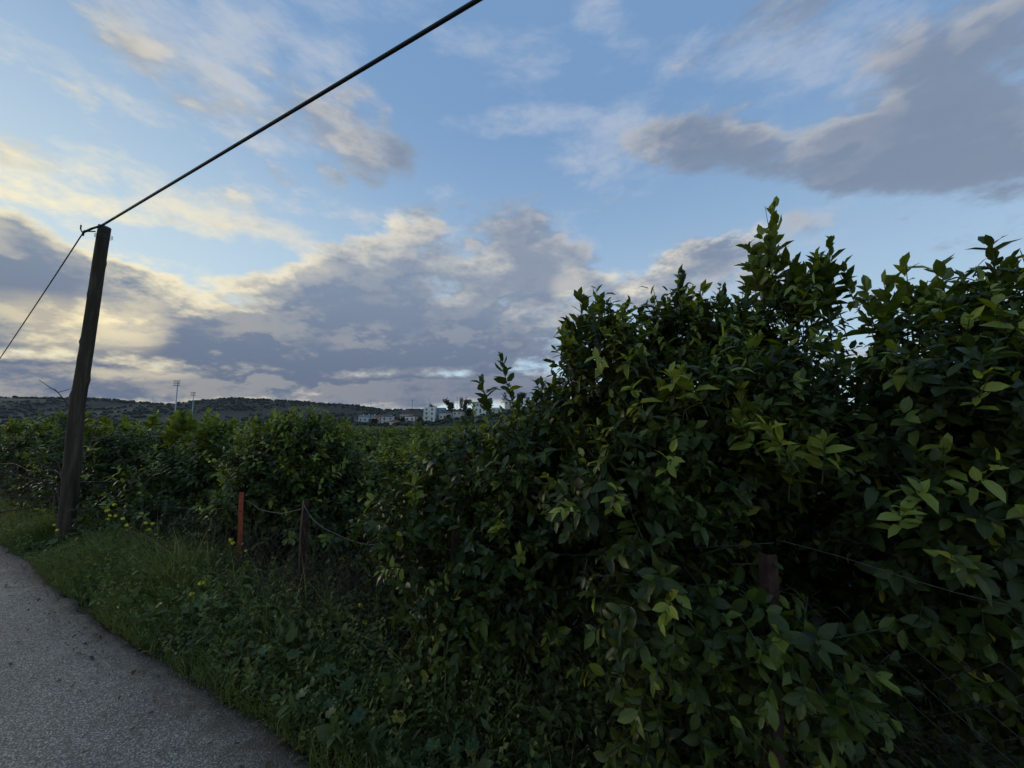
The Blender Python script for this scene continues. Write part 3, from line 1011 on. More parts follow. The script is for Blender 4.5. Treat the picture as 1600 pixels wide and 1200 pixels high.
def slope_z(x, y):
    b = np.interp(x, [-220, -150, -118, -90, -62, -40, 0, 25, 50, 100, 180, 300], [-2.4, -1.0, .6, .2, 1.6, 4.5, 11, 16, 18, 16, 5, -2.4])
    k = np.clip((y - 235) / 60, 0, 1)
    return -2.2 + (b + 2.2) * k * k * (3 - 2 * k) + np.clip(y - 300, 0, 200) * .045 + .5 * fbm(x * .04, y * .04, 3) * k - np.clip((y - 440) * .3, 0, 60)


xs = np.linspace(-220, 300, 90); ys = np.linspace(228, 620, 60)
X, Y = np.meshgrid(xs, ys, indexing='ij')
ed = np.clip((X + 220) / 40, 0, 1) * np.clip((300 - X) / 40, 0, 1)
V = np.stack([X, Y, slope_z(X, Y) * ed - 3 * (1 - ed)], -1).reshape(-1, 3)
i, j = np.meshgrid(np.arange(len(xs) - 1), np.arange(len(ys) - 1), indexing='ij')
q = len(ys)
F = np.stack([i * q + j, (i + 1) * q + j, (i + 1) * q + j + 1, i * q + j + 1], -1).reshape(-1, 4)
put(link('village_hill', mesh_np('village_hill', V, F, M_SLOPE)), kind='structure')

# scrub on the hill and slope
ico = []
ph = (1 + 5 ** .5) / 2
IV = unit(np.array([(-1, ph, 0), (1, ph, 0), (-1, -ph, 0), (1, -ph, 0), (0, -1, ph), (0, 1, ph), (0, -1, -ph), (0, 1, -ph), (ph, 0, -1), (ph, 0, 1), (-ph, 0, -1), (-ph, 0, 1)], float))
IF = np.array([(0, 11, 5), (0, 5, 1), (0, 1, 7), (0, 7, 10), (0, 10, 11), (1, 5, 9), (5, 11, 4), (11, 10, 2), (10, 7, 6), (7, 1, 8), (3, 9, 4), (3, 4, 2), (3, 2, 6), (3, 6, 8), (3, 8, 9), (4, 9, 5), (2, 4, 11), (6, 2, 10), (8, 6, 7), (9, 8, 1)])


def lumps(name, P, size, mat_, rng):
    n = len(P)
    V = IV[None] * size[:, None, None] * np.array((1, 1, .8)) * rng.uniform(.65, 1.25, (n, 12, 1)) + P[:, None]
    F = (IF[None] + (np.arange(n) * 12)[:, None, None]).reshape(-1, 3)
    return link(name, mesh_np(name, V.reshape(-1, 3), F, mat_, smooth=False))


M_SCRUB = noisy('scrub_foliage', [(.3, (.014, .020, .012)), (.6, (.030, .040, .022)), (.8, (.05, .056, .032))], .06, detail=6, rough=.95)
rr = np.random.default_rng(17)
x = rr.uniform(-1500, 250, 5500); y = 470 + 480 * rr.random(5500) ** .8
k = fbm(x * .012, y * .012, 3) > -.25
x, y = x[k], y[k]
sz = rr.uniform(1.2, 3.6, len(x))
P = np.stack([x, y, hill_z(x, y) + sz * .35], -1)
xr = rr.uniform(-1500, 100, 900); yr = 905 + rr.uniform(-25, 40, 900)
szr = rr.uniform(1.5, 4.6, 900)
P = np.concatenate([P, np.stack([xr, yr, hill_z(xr, yr) + szr * .5], -1)])
put(lumps('hill_scrub', P, np.concatenate([sz, szr]), M_SCRUB, rr), 'dark evergreen scrub covering the distant hill', 'scrub', kind='stuff')
x = rr.uniform(-190, 120, 1100); y = np.concatenate([rr.uniform(270, 440, 700), rr.uniform(256, 284, 400)])
sz = rr.uniform(.5, 2.3, 1100)
P = np.stack([x, y, slope_z(x, y) + sz * .3], -1)
put(lumps('village_scrub', P, sz, M_SCRUB, rr), 'low green scrub between the village houses', 'scrub', kind='stuff')

# ---- floodlight masts
M_GALV = noisy('galvanised_steel', [(.3, (.26, .27, .28)), (.7, (.40, .41, .42))], 3, rough=.5, metal=.3)
M_LAMPH = noisy('floodlight_housing', [(.3, (.05, .055, .06)), (.7, (.10, .105, .11))], 4, rough=.5)
M_LAMPG, _, _ = mat('floodlight_glass', (.20, .22, .25), .15, .5)


def mast(x, y, top, label):
    g = gz(x, y)
    T = empty('floodlight_mast', (x, y, g), label, 'floodlight', 'stadium floodlight masts')
    MB().tube([(x, y, g - .3), (x, y, g + 8), (x, y, top)], [.34, .26, .16], 10).build('pole', M_GALV, T)
    MB().box((x, y, g + .12), (1.2, 1.2, .24)).build('base_plate', M_GALV, T, False)
    for r_ in range(3):
        z = top - .1 - r_ * .95
        MB().box((x, y - .2, z), (2.8, .1, .1)).build('crossarm', M_GALV, T, False)
        for sx_ in (-1, 1):
            for c_ in range(2):
                xx = x + sx_ * (.52 + c_ * .62)
                h = MB().box((xx, y - .45, z), (.5, .3, .34)).build('lamp_head', M_LAMPH, T, False)
                MB().box((xx, y - .61, z - .01), (.42, .02, .27)).build('glass', M_LAMPG, h, False)


mast(-148.0, 170, 19.9, 'taller nearer floodlight mast with six lamp clusters over the orchard')
mast(-194.2, 235, 19.9, 'shorter farther floodlight mast right of the taller one')

# ---- village houses
M_TILE = noisy('terracotta_tiles', [(.3, (.16, .060, .038)), (.7, (.30, .115, .07))], 1.4, rough=.85, stretch=(1, 6, 1), bump=.5, bdist=.05)
M_GROOF = noisy('grey_sheet_roof', [(.3, (.12, .125, .135)), (.7, (.20, .205, .215))], 1.0, rough=.7)
M_PANE, _, _ = mat('dark_window_glass', (.025, .03, .035), .12, .5)
M_FRAME, _, _ = mat('window_frame_paint', (.55, .55, .53), .6)
M_DOOR = noisy('brown_door_wood', [(.3, (.05, .03, .02)), (.7, (.10, .06, .04))], 3)
PLASTER = {}


def plaster(nm, cc):
    if nm not in PLASTER:
        PLASTER[nm] = noisy(nm + '_plaster', [(.25, tuple(v * .72 for v in cc)), (.5, cc), (.8, tuple(min(.85, v * 1.1) for v in cc))], .7, detail=8, rough=.9, bump=.15, bdist=.03)
    return PLASTER[nm]


def house(x, y, w, d, z0, z1, wall, roof, label, floors=1, cols=2, rot=0.0, door=True, chim=0, balcony=False, hip=1.4, rows=None):
    """front towards -Y; z0 visible foot, walls go down into the slope"""
    T = empty('house', (x, y, z0 - 2), label, 'house', 'village houses on the slope')
    L = Matrix.Translation((x, y, 0)) @ Matrix.Rotation(rot, 4, 'Z')

    def build(mb, nm, m_, par=T):
        o = mb.build(nm, m_, par, False)
        o.matrix_parent_inverse = Matrix.Translation(-Vector(T.location))
        o.matrix_basis = L
        return o

    def sub(mb, nm, m_, par):
        o = link(nm, mb.mesh(nm, m_, False), None)
        o.parent = par
        return o
    h = z1 - z0
    build(MB().box((0, d / 2, (z0 - 3 + z1) / 2), (w, d, h + 3)), 'wall', wall)
    if roof == 'flat':
        mb = MB()
        for c_, dd in (((0, .12, z1 + .2), (w + .1, .24, .5)), ((0, d - .12, z1 + .2), (w + .1, .24, .5)), ((-w / 2 + .1, d / 2, z1 + .2), (.22, d - .5, .5)), ((w / 2 - .1, d / 2, z1 + .2), (.22, d - .5, .5))):
            mb.box(c_, dd)
        build(mb, 'parapet', wall)
    else:
        o_ = .35
        a, b_, e = w / 2 + o_, -o_, d + o_
        if roof[0] == 'gable':
            P = [(-a, b_, z1), (a, b_, z1), (a, e, z1), (-a, e, z1), (0, b_, z1 + hip), (0, e, z1 + hip)]
            Fc = [(0, 4, 5, 3), (1, 2, 5, 4), (0, 1, 4), (2, 3, 5), (0, 3, 2, 1)]
        elif roof[0] == 'side':
            P = [(-a, b_, z1), (a, b_, z1), (a, e, z1), (-a, e, z1), (-a, d / 2, z1 + hip), (a, d / 2, z1 + hip)]
            Fc = [(0, 1, 5, 4), (2, 3, 4, 5), (0, 4, 3), (1, 2, 5), (0, 3, 2, 1)]
        else:
            rl = max(w / 2 - d / 2, .3)
            P = [(-a, b_, z1), (a, b_, z1), (a, e, z1), (-a, e, z1), (-rl, d / 2, z1 + hip), (rl, d / 2, z1 + hip)]
            Fc = [(0, 1, 5, 4), (2, 3, 4, 5), (0, 4, 3), (1, 2, 5), (0, 3, 2, 1)]
        build(MB().add(P, Fc), 'roof', roof[1])
    for q in range(chim):
        build(MB().box((-w * .3 + q * w * .32, d * .45, z1 + 1.1), (.7, .7, 2.2)).box((-w * .3 + q * w * .32, d * .45, z1 + 2.28), (.9, .9, .16)), 'chimney', wall)
    fh = h / floors
    for fl in range(floors):
        for q in range(cols):
            xx = -w / 2 + w * (q + .5) / cols
            zc_ = z0 + fl * fh + fh * .58
            if door and fl == 0 and q == cols // 2:
                build(MB().box((xx, -.03, z0 + fh * .36), (1.1, .10, fh * .72)), 'door', M_DOOR)
                continue
            wf = build(MB().box((xx, -.06, zc_ + .74), (1.5, .14, .12)).box((xx, -.06, zc_ - .74), (1.6, .2, .12)).box((xx - .69, -.06, zc_), (.12, .14, 1.36)).box((xx + .69, -.06, zc_), (.12, .14, 1.36)), 'window', M_FRAME)
            sub(MB().box((xx, -.03, zc_), (1.24, .08, 1.34)), 'pane', M_PANE, wf)
    if balcony:
        for fl in range(1, floors):
            zb = z0 + fl * fh
            bl = build(MB().box((-w * .18, -.66, zb), (w * .5, 1.3, .16)), 'balcony', wall)
            sub(MB().box((-w * .18, -1.26, zb + .95), (w * .5, .05, .06)).box((-w * .18, -1.26, zb + .5), (w * .5, .04, .05)).box((-w * .43, -1.26, zb + .52), (.06, .06, .88)).box((w * .07, -1.26, zb + .52), (.06, .06, .88)), 'railing', M_LAMPH, bl)
    return T


WHITE = plaster('white', (.80, .75, .66)); CREAM = plaster('cream', (.64, .54, .43)); GREYW = plaster('grey', (.52, .50, .47))
BLUEW = plaster('blue', (.20, .29, .36)); PINK = plaster('pink', (.50, .36, .30)); PALE = plaster('pale', (.62, .56, .47))
house(-112.5, 301, 13.5, 8, .6, 5.8, GREYW, ('side', M_GROOF), 'long grey house with grey roof and chimneys at the village left end', 1, 4, .05, chim=3, hip=1.6)
house(-100.0, 296, 10.0, 8, .2, 5.4, PINK, ('side', M_TILE), 'reddish house with terracotta roof beside the long grey house', 2, 3, -.08, hip=1.9)
house(-93.6, 291, 9.0, 9, -1.0, 5.8, GREYW, ('gable', M_GROOF), 'pale grey gabled house in front of the reddish house', 2, 2, .12, door=False, hip=1.7)
house(-87.0, 283, 9.2, 7, -1.2, 1.8, WHITE, ('hip', M_TILE), 'small white cottage with orange tiled roof at the orchard edge', 1, 3, 0, hip=1.7)
house(-80.3, 304, 7.6, 7, 1.6, 6.0, WHITE, ('hip', M_TILE), 'small white house with tiled roof and two square windows', 1, 2, .02, door=False)
house(-91.0, 330, 9.0, 8, 4.5, 8.0, PINK, 'flat', 'low pinkish house above and behind the orange-roofed cottage', 1, 4, 0)
house(-71.5, 302, 6.0, 7, 2.2, 5.4, PALE, 'flat', 'low pale annex left of the three-storey white block', 1, 2, 0)
house(-64.2, 300, 8.6, 9, 3.0, 13.0, WHITE, 'flat', 'tall white three-storey block with balconies in the village', 3, 2, .06, balcony=True)
house(-57.2, 309, 7.2, 9, 4.5, 12.8, BLUEW, 'flat', 'blue-grey house joined to the tall white block', 2, 2, .06, door=False)
house(-51.6, 297, 8.4, 8, 1.8, 8.6, CREAM, ('gable', M_GROOF), 'cream house with pediment gable and dark door', 1, 3, -.05, hip=1.9)
house(-43.0, 303, 7.0, 8, 3.0, 10.0, PALE, ('gable', M_TILE), 'pale house with tiled gable right of the cream pediment house', 2, 2, -.1)
house(-27.0, 318, 11.0, 8, 13.5, 18.0, PALE, ('side', M_GROOF), 'pale long house high behind the near leaves', 1, 4, 0, hip=.8)
house(-25.0, 304, 9.0, 8, 9.0, 13.4, WHITE, 'flat', 'white house just below the pale long house', 1, 3, .1)
house(-1.5, 322, 9.0, 8, 15.5, 19.5, CREAM, 'flat', 'cream house on the upper slope under the tall conifer', 1, 3, 0)
house(11.5, 312, 4.6, 6, 16.5, 20.6, WHITE, 'flat', 'narrow white house glimpsed between citrus shoots', 1, 1, 0, door=False)
house(19.5, 318, 7.0, 8, 16.0, 22.0, PINK, ('hip', M_TILE), 'pinkish house with tiled roof highest on the village slope', 2, 2, -.1)
house(10.0, 298, 6.5, 7, 8.5, 13.0, WHITE, 'flat', 'white house low on the slope seen through leaves', 1, 2, .05)
house(-12.0, 300, 7.5, 7, 8.8, 12.6, PALE, 'flat', 'pale house half hidden by the near citrus top', 1, 2, .0)
for (x0, x1, y_, z_, lab) in ((-84, -58, 287, 2.2, 'long low stone wall below the white three-storey block'), (-57, -46, 290, 3.0, 'brown terrace wall below the cream pediment house')):
    mb = MB()
    for a in np.arange(x0, x1 - .1, 2.0):
        mb.box((a + 1, y_, z_ - 2.0 + .05 * math.sin(a)), (1.98, .5, 4.0))
    W = mb.build('terrace_wall', plaster('stone', (.17, .14, .12)), None, False)
    put(W, lab, 'wall')

# ---- trees and poles of the village
def far_tree(x, y, z0, w, h, label, kind='round', seed=0, dark=0.0):
    r_ = np.random.default_rng(200 + seed)
    T = empty('village_tree', (x, y, z0), label, 'tree', 'trees of the village')
    MB().tube([(x, y, z0 - 1), (x + .1, y, z0 + h * .4), (x, y, z0 + h * .9)], [.32, .24, .06], 6).build('trunk', M_BARK, T)
    if kind == 'tier':
        C_ = []
        for q in range(6):
            zz = z0 + h * (.25 + .125 * q); ra = w / 2 * (1 - q / 6.6)
            MB().tube([(x - ra, y, zz + .15), (x, y, zz), (x + ra, y, zz + .15)], .05, 4).build('branch', M_BARK, T)
            a = r_.uniform(0, 6.28, 26); rad = ra * np.sqrt(r_.uniform(.05, 1, 26))
            C_.append(np.stack([x + rad * np.cos(a), y + rad * np.sin(a), zz + r_.normal(0, .12, 26)], -1))
        P = np.concatenate(C_)
    else:
        lob = [((x + r_.normal(0, w * .2), y + r_.normal(0, w * .15), z0 + h * r_.uniform(.22, .84)), np.array((w * .30, w * .30, h * .19)) * r_.uniform(.7, 1.2)) for _ in range(9)]
        P = np.concatenate([np.array(c_) + unit(r_.normal(0, 1, (110, 3))) * np.array(ra) * r_.uniform(.4, 1.05, (110, 1)) for c_, ra in lob])
    n = len(P)
    Yv = unit(r_.normal(0, 1, (n, 3))); Z = unit(np.cross(Yv, r_.normal(0, 1, (n, 3)))); Xv = np.cross(Yv, Z)
    L_ = (P, Xv, Yv, Z, r_.uniform(.7, 1.3, n) * (w * .16), np.clip(r_.normal(.12 + dark, .1, n), 0, .5))
    put(link('crown', leaves_mesh('crown', L_, LOW, M_LEAF, r_), T), kind='stuff')


far_tree(-51.5, 312, 10.0, 7.5, 11.0, 'dark round pine behind the cream pediment house', seed=1)
far_tree(-42.0, 318, 10.0, 3.4, 12.5, 'slim dark tree left of the bushy one on the skyline', seed=2)
far_tree(-37.5, 316, 9.5, 6.5, 13.0, 'taller bushy tree on the village skyline', seed=3, dark=.1)
far_tree(-66.0, 316, 8.0, 6.0, 8.2, 'small dark tree peeping over the tall white block', seed=4)
far_tree(-19.0, 326, 14.0, 8.5, 8.0, 'rounded tree beside the pale long house', seed=5, dark=.1)
far_tree(-6.0, 330, 15.0, 7.0, 13.0, 'tall tiered conifer on the upper slope', 'tier', seed=6)
far_tree(8.0, 326, 16.0, 9.0, 11.0, 'broad dark tree on the slope right of the conifer', seed=7)
far_tree(-74.0, 308, 2.5, 4.0, 4.0, 'brownish shrubby tree between the white houses', seed=8, dark=.15)
far_tree(-89.5, 297, 1.0, 2.6, 5.0, 'small dark cypress beside the grey gabled house', seed=9)
far_tree(-83.5, 296, 0.0, 4.5, 5.5, 'dark bush between the tiled cottage and the small white house', seed=11)
far_tree(-70.0, 294, 1.0, 4.0, 5.0, 'dark bush in front of the pale annex', seed=12)
far_tree(-47.5, 292, 1.5, 4.5, 6.0, 'dark bush right of the cream pediment house', seed=13)
far_tree(-105.5, 293, -.5, 5.0, 5.0, 'dark bush between the grey and reddish houses', seed=14)
far_tree(-33.0, 300, 6.0, 6.0, 6.5, 'dark tree below the pale long house', seed=15)
far_tree(30.0, 330, 18.0, 10.0, 9.0, 'dark tree at the top right of the village slope', seed=10)


def far_pole(x, y, z0, z1, label, arm=True):
    T = empty('utility_pole', (x, y, z0), label, 'pole', 'utility poles of the village')
    MB().tube([(x, y, z0 - 1), (x, y, z1)], [.17, .11], 6).build('shaft', M_WOOD, T)
    if arm: MB().box((x, y - .18, z1 - .6), (1.8, .14, .14)).build('crossarm', M_WOOD, T, False)


far_pole(-109.5, 300, .5, 16.5, 'thin utility pole left of the village above the long grey house')
far_pole(-78.5, 304, 2, 19.2, 'thin utility pole above the small white house')
far_pole(-67.8, 318, 6, 20.5, 'thin utility pole left of the tall white block', False)
far_pole(-45.2, 318, 9, 22.6, 'utility pole with crossarm between the dark skyline trees')
far_pole(-94.0, 286, -1, 9.0, 'dark pole standing before the grey gabled house', False)

# ================================================================== wooden pole, cable, fence
rr = np.random.default_rng(31)
PX, PY = -6.088, 5.43
pz = gz(PX, PY)
T = empty('wooden_pole', (PX, PY, pz), 'leaning rough wooden pole with knots carrying the black cable', 'pole')
nr, ns = 70, 22
axis = np.array([(-6.088, 5.43, pz - .25), (-6.085, 5.43, .6), (-6.10, 5.43, 1.8), (-6.075, 5.44, 3.0), (-5.992, 5.43, 4.47)])
zz = np.linspace(pz - .25, 4.47, nr)
ax = np.stack([np.interp(zz, axis[:, 2], axis[:, 0]), np.interp(zz, axis[:, 2], axis[:, 1]), zz], -1)
ax[:, 0] += .010 * np.sin(zz * 2.3 + 1)
rad = np.interp(zz, [pz - .25, .4, 2.0, 4.5], [.098, .090, .078, .070])
tht = np.linspace(0, 2 * np.pi, ns, endpoint=False)
RR = rad[:, None] * (1 + .035 * hash_noise(np.cos(tht)[None] * 3 + zz[:, None] * .8, np.sin(tht)[None] * 3 + zz[:, None] * .3) + .02 * hash_noise(tht[None] * 6, zz[:, None] * .9))
for kz, kt, kh, kw in ((1.95, 3.3, .045, .06), (2.2, .1, .03, .06), (2.75, 3.2, .035, .05), (3.15, 6.0, .03, .06), (3.45, 4.7, .02, .05), (3.9, .2, .018, .04), (1.4, 5.6, .02, .06), (2.5, 4.6, .015, .05), (.9, 4.4, .02, .06)):
    dt = np.angle(np.exp(1j * (tht - kt)))[None]
    RR += kh * np.exp(-((zz[:, None] - kz) / kw) ** 2 - (dt / .5) ** 2)
V = np.stack([ax[:, 0:1] + RR * np.cos(tht), ax[:, 1:2] + RR * np.sin(tht), ax[:, 2:3] + 0 * RR], -1)
V[-1, :, 2] += .045 * np.cos(tht - 2.6); V[-2, :, 2] += .02 * np.cos(tht - 2.6)
mb = MB()
i, j = np.meshgrid(np.arange(nr - 1), np.arange(ns), indexing='ij')
mb.add(V.reshape(-1, 3), [tuple(q) for q in np.stack([i * ns + j, i * ns + (j + 1) % ns, (i + 1) * ns + (j + 1) % ns, (i + 1) * ns + j], -1).reshape(-1, 4)])
mb.f.append(tuple((nr - 1) * ns + j for j in range(ns)))
mb.build('shaft', M_WOOD, T)
MB().tube([(-6.05, 5.36, 4.36), (-6.10, 5.28, 4.32), (-6.145, 5.27, 4.31), (-6.165, 5.27, 4.35), (-6.165, 5.27, 4.41)], .009, 6).build('hook', M_RUST, T)
a = np.linspace(0, 2 * np.pi, 25)
for z in (4.33, 4.30):
    MB().tube(np.stack([-6.0 + .092 * np.cos(a), 5.43 + .092 * np.sin(a), z + .01 * np.sin(a)], -1), .004, 5, False).build('tie_wire', M_LINE, T)

# cable: passes over the road, tied to the hook, runs on downhill to the left
A0, H0 = np.array((-.216, 2.2, 4.273)), np.array((-5.92, 5.315, 4.425))
dr = (A0 - H0)
pts = [H0 + dr * f + np.array((0, 0, -.10 * (1 - (2 * (f / 3.2) - 1) ** 2) * 0)) for f in np.linspace(3.2, 0, 41)]
H1 = np.array((-6.12, 5.27, 4.30)); far = np.array((-10.737, 8, 2.936))
pts += [np.array((-6.02, 5.285, 4.365)), H1]
pts += [np.array((-6.16, 5.30, 4.27))]
put(MB().tube(pts, .0145, 8).build('overhead_cable', M_CABLE), 'thick black overhead cable crossing the sky to the wooden pole', 'cable')

pts = [H1 + np.array((.03, -.012, .025))] + [H1 + (far - H1) * f + np.array((0, 0, .06 * f * (f - 1))) for f in np.linspace(.0, 1.9, 26)]
put(MB().tube(pts, .0085, 6).build('guy_wire', M_CABLE), 'thinner dark wire slanting down left from the pole hook', 'wire')

# fence
POSTS = [(-14.0, 10.3, .75, 'thin'), (-11.2, 8.8, .78, 'thin'), (-8.5, 7.3, .80, 'thin'), (-5.57, 5.78, .85, 'thin'), (-2.80, 4.14, .87, 'red'), (-1.80, 3.42, .93, 'rust'), (-.38, 2.55, .95, 'rust'), (.94, 1.52, 1.10, 'wide'), (3.0, .35, 1.2, 'wide'), (5.2, -.9, 1.2, 'wide')]
T = empty('wire_fence', (-2.80, 4.14, gz(-2.80, 4.14)), 'sagging rusty wire mesh fence with uneven posts along the orchard', 'fence')
for q, (x, y, top, kind) in enumerate(POSTS):
    g = gz(x, y)
    lean = rr.uniform(-.03, .03)
    if kind == 'red':
        w, th_, lx = .046, .006, -.035
    elif kind == 'wide':
        w, th_, lx = .044, .007, .045
    else:
        w, th_, lx = (.042, .005, lean) if kind == 'rust' else (.03, .004, lean)
    # rolled angle iron, L profile with rounded toe
    prof = [(-w / 2, -w / 2), (w / 2, -w / 2), (w / 2, -w / 2 + th_), (-w / 2 + th_ * 1.6, -w / 2 + th_), (-w / 2 + th_, -w / 2 + th_ * 1.6), (-w / 2 + th_, w / 2), (-w / 2, w / 2)]
    an = rr.uniform(-.3, .3) + .5
    if kind in ('red', 'wide'): an = .15
    co, si = math.cos(an), math.sin(an)
    V, k = [], len(prof)
    zs = np.linspace(g - .25, top, 14)
    for z in zs:
        f = (z - g) / (top - g)
        bx = x + lx * f + .004 * math.sin(z * 9 + q); by = y + .02 * f
        for (a_, b_) in prof: V.append((bx + a_ * co - b_ * si, by + a_ * si + b_ * co, z))
    Fc = [(i_ * k + j_, i_ * k + (j_ + 1) % k, (i_ + 1) * k + (j_ + 1) % k, (i_ + 1) * k + j_) for i_ in range(13) for j_ in range(k)] + [tuple(range(k))[::-1], tuple(13 * k + j_ for j_ in range(k))]
    o = MB().add(V, Fc).build('post', M_REDP if kind == 'red' else M_RUST, T, False)
    if kind == 'red': o['label'] = 'bright red painted post'
    if kind == 'wide': o['label'] = 'wide rusty iron post among citrus leaves'


def spline(P, n):
    P = np.asarray(P, float)
    dcum = np.concatenate([[0], np.cumsum(np.linalg.norm(np.diff(P, axis=0), axis=1))])
    s = np.linspace(0, dcum[-1], n)
    out = np.stack([np.interp(s, dcum, P[:, c_]) for c_ in range(3)], -1)
    for _ in range(3):
        out[1:-1] = (out[:-2] + 2 * out[1:-1] + out[2:]) / 4
    return out


WIRES = [[(-6.159, 5.6, .892), (-5.922, 5.6, .802), (-5.75, 5.7, .73), (-5.563, 5.76, .76)],
         [(-5.60, 5.76, .74), (-5.55, 5.72, .62), (-5.0, 5.45, .53), (-4.537, 5.2, .50), (-3.6, 4.62, .59), (-3.197, 4.4, .646), (-2.80, 4.13, .735)],
         [(-2.80, 4.13, .79), (-2.68, 4.05, .795), (-2.487, 3.9, .745), (-2.091, 3.6, .775), (-1.80, 3.42, .86)],
         [(-1.80, 3.42, .90), (-1.70, 3.33, .82), (-1.543, 3.2, .765), (-1.133, 2.95, .707), (-.38, 2.53, .80)],
         [(-.38, 2.53, .85), (.3, 2.05, .92), (.98, 1.50, 1.15)],
         [(.985, 1.49, 1.165), (1.2, 1.37, 1.13), (1.319, 1.29, 1.075), (1.53, 1.2, 1.045), (2.3, .75, 1.05), (3.0, .34, 1.15)],
         [(-8.5, 7.3, .72), (-7.4, 6.6, .62), (-6.4, 6.0, .70), (-5.57, 5.78, .76)],
         [(-14, 10.3, .70), (-12.6, 9.5, .58), (-11.2, 8.8, .70), (-9.8, 8.0, .6), (-8.5, 7.3, .72)]]
for P in WIRES:
    MB().tube(spline(P, 26), .0014 if P[0][0] > -.5 else .0024, 5).build('strand_wire', M_WIRE if P[0][0] > -.5 else M_LINE, T)

# diamond mesh, one sheet of woven wires for each bay
for q in range(len(POSTS) - 2):
    (x0, y0, t0, _), (x1, y1, t1, _) = POSTS[q], POSTS[q + 1]
    g0, g1 = gz(x0, y0) + .02, gz(x1, y1) + .02
    ln = math.hypot(x1 - x0, y1 - y0)
    cell = .062 if q > 2 else .09
    nx = int(ln / cell); nz = 21
    u = np.linspace(0, 1, nx + 1)
    fr = np.linspace(0, 1, nz + 1)
    U = u[:, None] + ((np.arange(nz + 1) % 2) - .5)[None] * np.where(np.arange(nx + 1) % 2, 1, -1)[:, None] * (1 / nx) * .97
    Wd = fr[None] + 0 * U
    sag = np.sin(np.clip(U, 0, 1) * np.pi)
    hgt = (t0 + (t1 - t0) * U) - .08 - sag * .22
    gg = g0 + (g1 - g0) * U
    off = (.10 * sag * np.sin(Wd * 3.1) + .025 * hash_noise(U * 7 + q, Wd * 5))
    P = np.stack([x0 + (x1 - x0) * U - NV[0] * off, y0 + (y1 - y0) * U - NV[1] * off, gg + (hgt - gg) * Wd], -1)
    Vm, Fm = many_tubes(P, .0018, .0018, 3)
    put(link('wire_mesh', mesh_np('wire_mesh', Vm, Fm, M_WIRE), T), kind='stuff')

# bare grey shrub behind the pole
T = empty('bare_shrub', (-7.35, 6.45, gz(-7.35, 6.45)), 'leafless grey shrub with crooked branches beside the wooden pole', 'shrub')
b0 = np.array((-7.35, 6.45, gz(-7.35, 6.45) - .05))
ends = [((-7.28, 6.5, 1.0), (-7.6, 6.6, 1.45), (-7.70, 6.6, 1.75)), ((-7.30, 6.5, 1.2), (-7.45, 6.6, 1.9), (-7.62, 6.6, 2.02), (-7.904, 6.6, 2.124), (-8.118, 6.6, 2.257), (-8.13, 6.6, 2.33)),
        ((-7.4, 6.4, .6), (-7.9, 6.4, .72), (-8.6, 6.5, .80)), ((-7.35, 6.4, .8), (-8.0, 6.5, .98), (-8.4, 6.6, 1.12)), ((-7.35, 6.45, .45), (-7.8, 6.3, .36), (-8.3, 6.3, .45)),
        ((-7.3, 6.4, .9), (-7.7, 6.5, 1.08), (-8.15, 6.6, 1.15)), ((-7.2, 6.4, .9), (-6.9, 6.4, 1.4), (-6.8, 6.4, 1.7)), ((-7.4, 6.4, .3), (-7.9, 6.2, .22), (-8.3, 6.2, .1))]
for e in ends:
    P = spline([b0, *e], 14) + rr.normal(0, .012, (14, 3))
    o = MB().tube(P, np.linspace(.022, .004, 14), 5).build('branch', M_DRY, T)
    for _ in range(4):
        i0 = rr.integers(5, 13)
        d_ = unit(rr.normal(0, 1, 3) + np.array((0, 0, .3))) * rr.uniform(.12, .32)
        MB().tube([P[i0], P[i0] + d_ * .5 + rr.normal(0, .02, 3), P[i0] + d_], [.005, .004, .002], 4).build('twig', M_DRY, o)

# ================================================================== verge plants
rr = np.random.default_rng(55)


def verge_points(n, n0, n1, s0, s1, pw=1.0, rng=rr):
    a = n0 + (n1 - n0) * rng.random(n); s = s0 + (s1 - s0) * rng.random(n) ** pw
    ed = np.interp(s, ss, edge)
    a = np.where(n0 > 1.1, np.maximum(a, ed + rng.uniform(-.03, .04, n)), ed - np.abs(rng.normal(0, .05, n)))
    x = NV[0] * a + TV[0] * s; y = NV[1] * a + TV[1] * s
    k = (y > .15)
    return x[k], y[k], a[k], s[k]


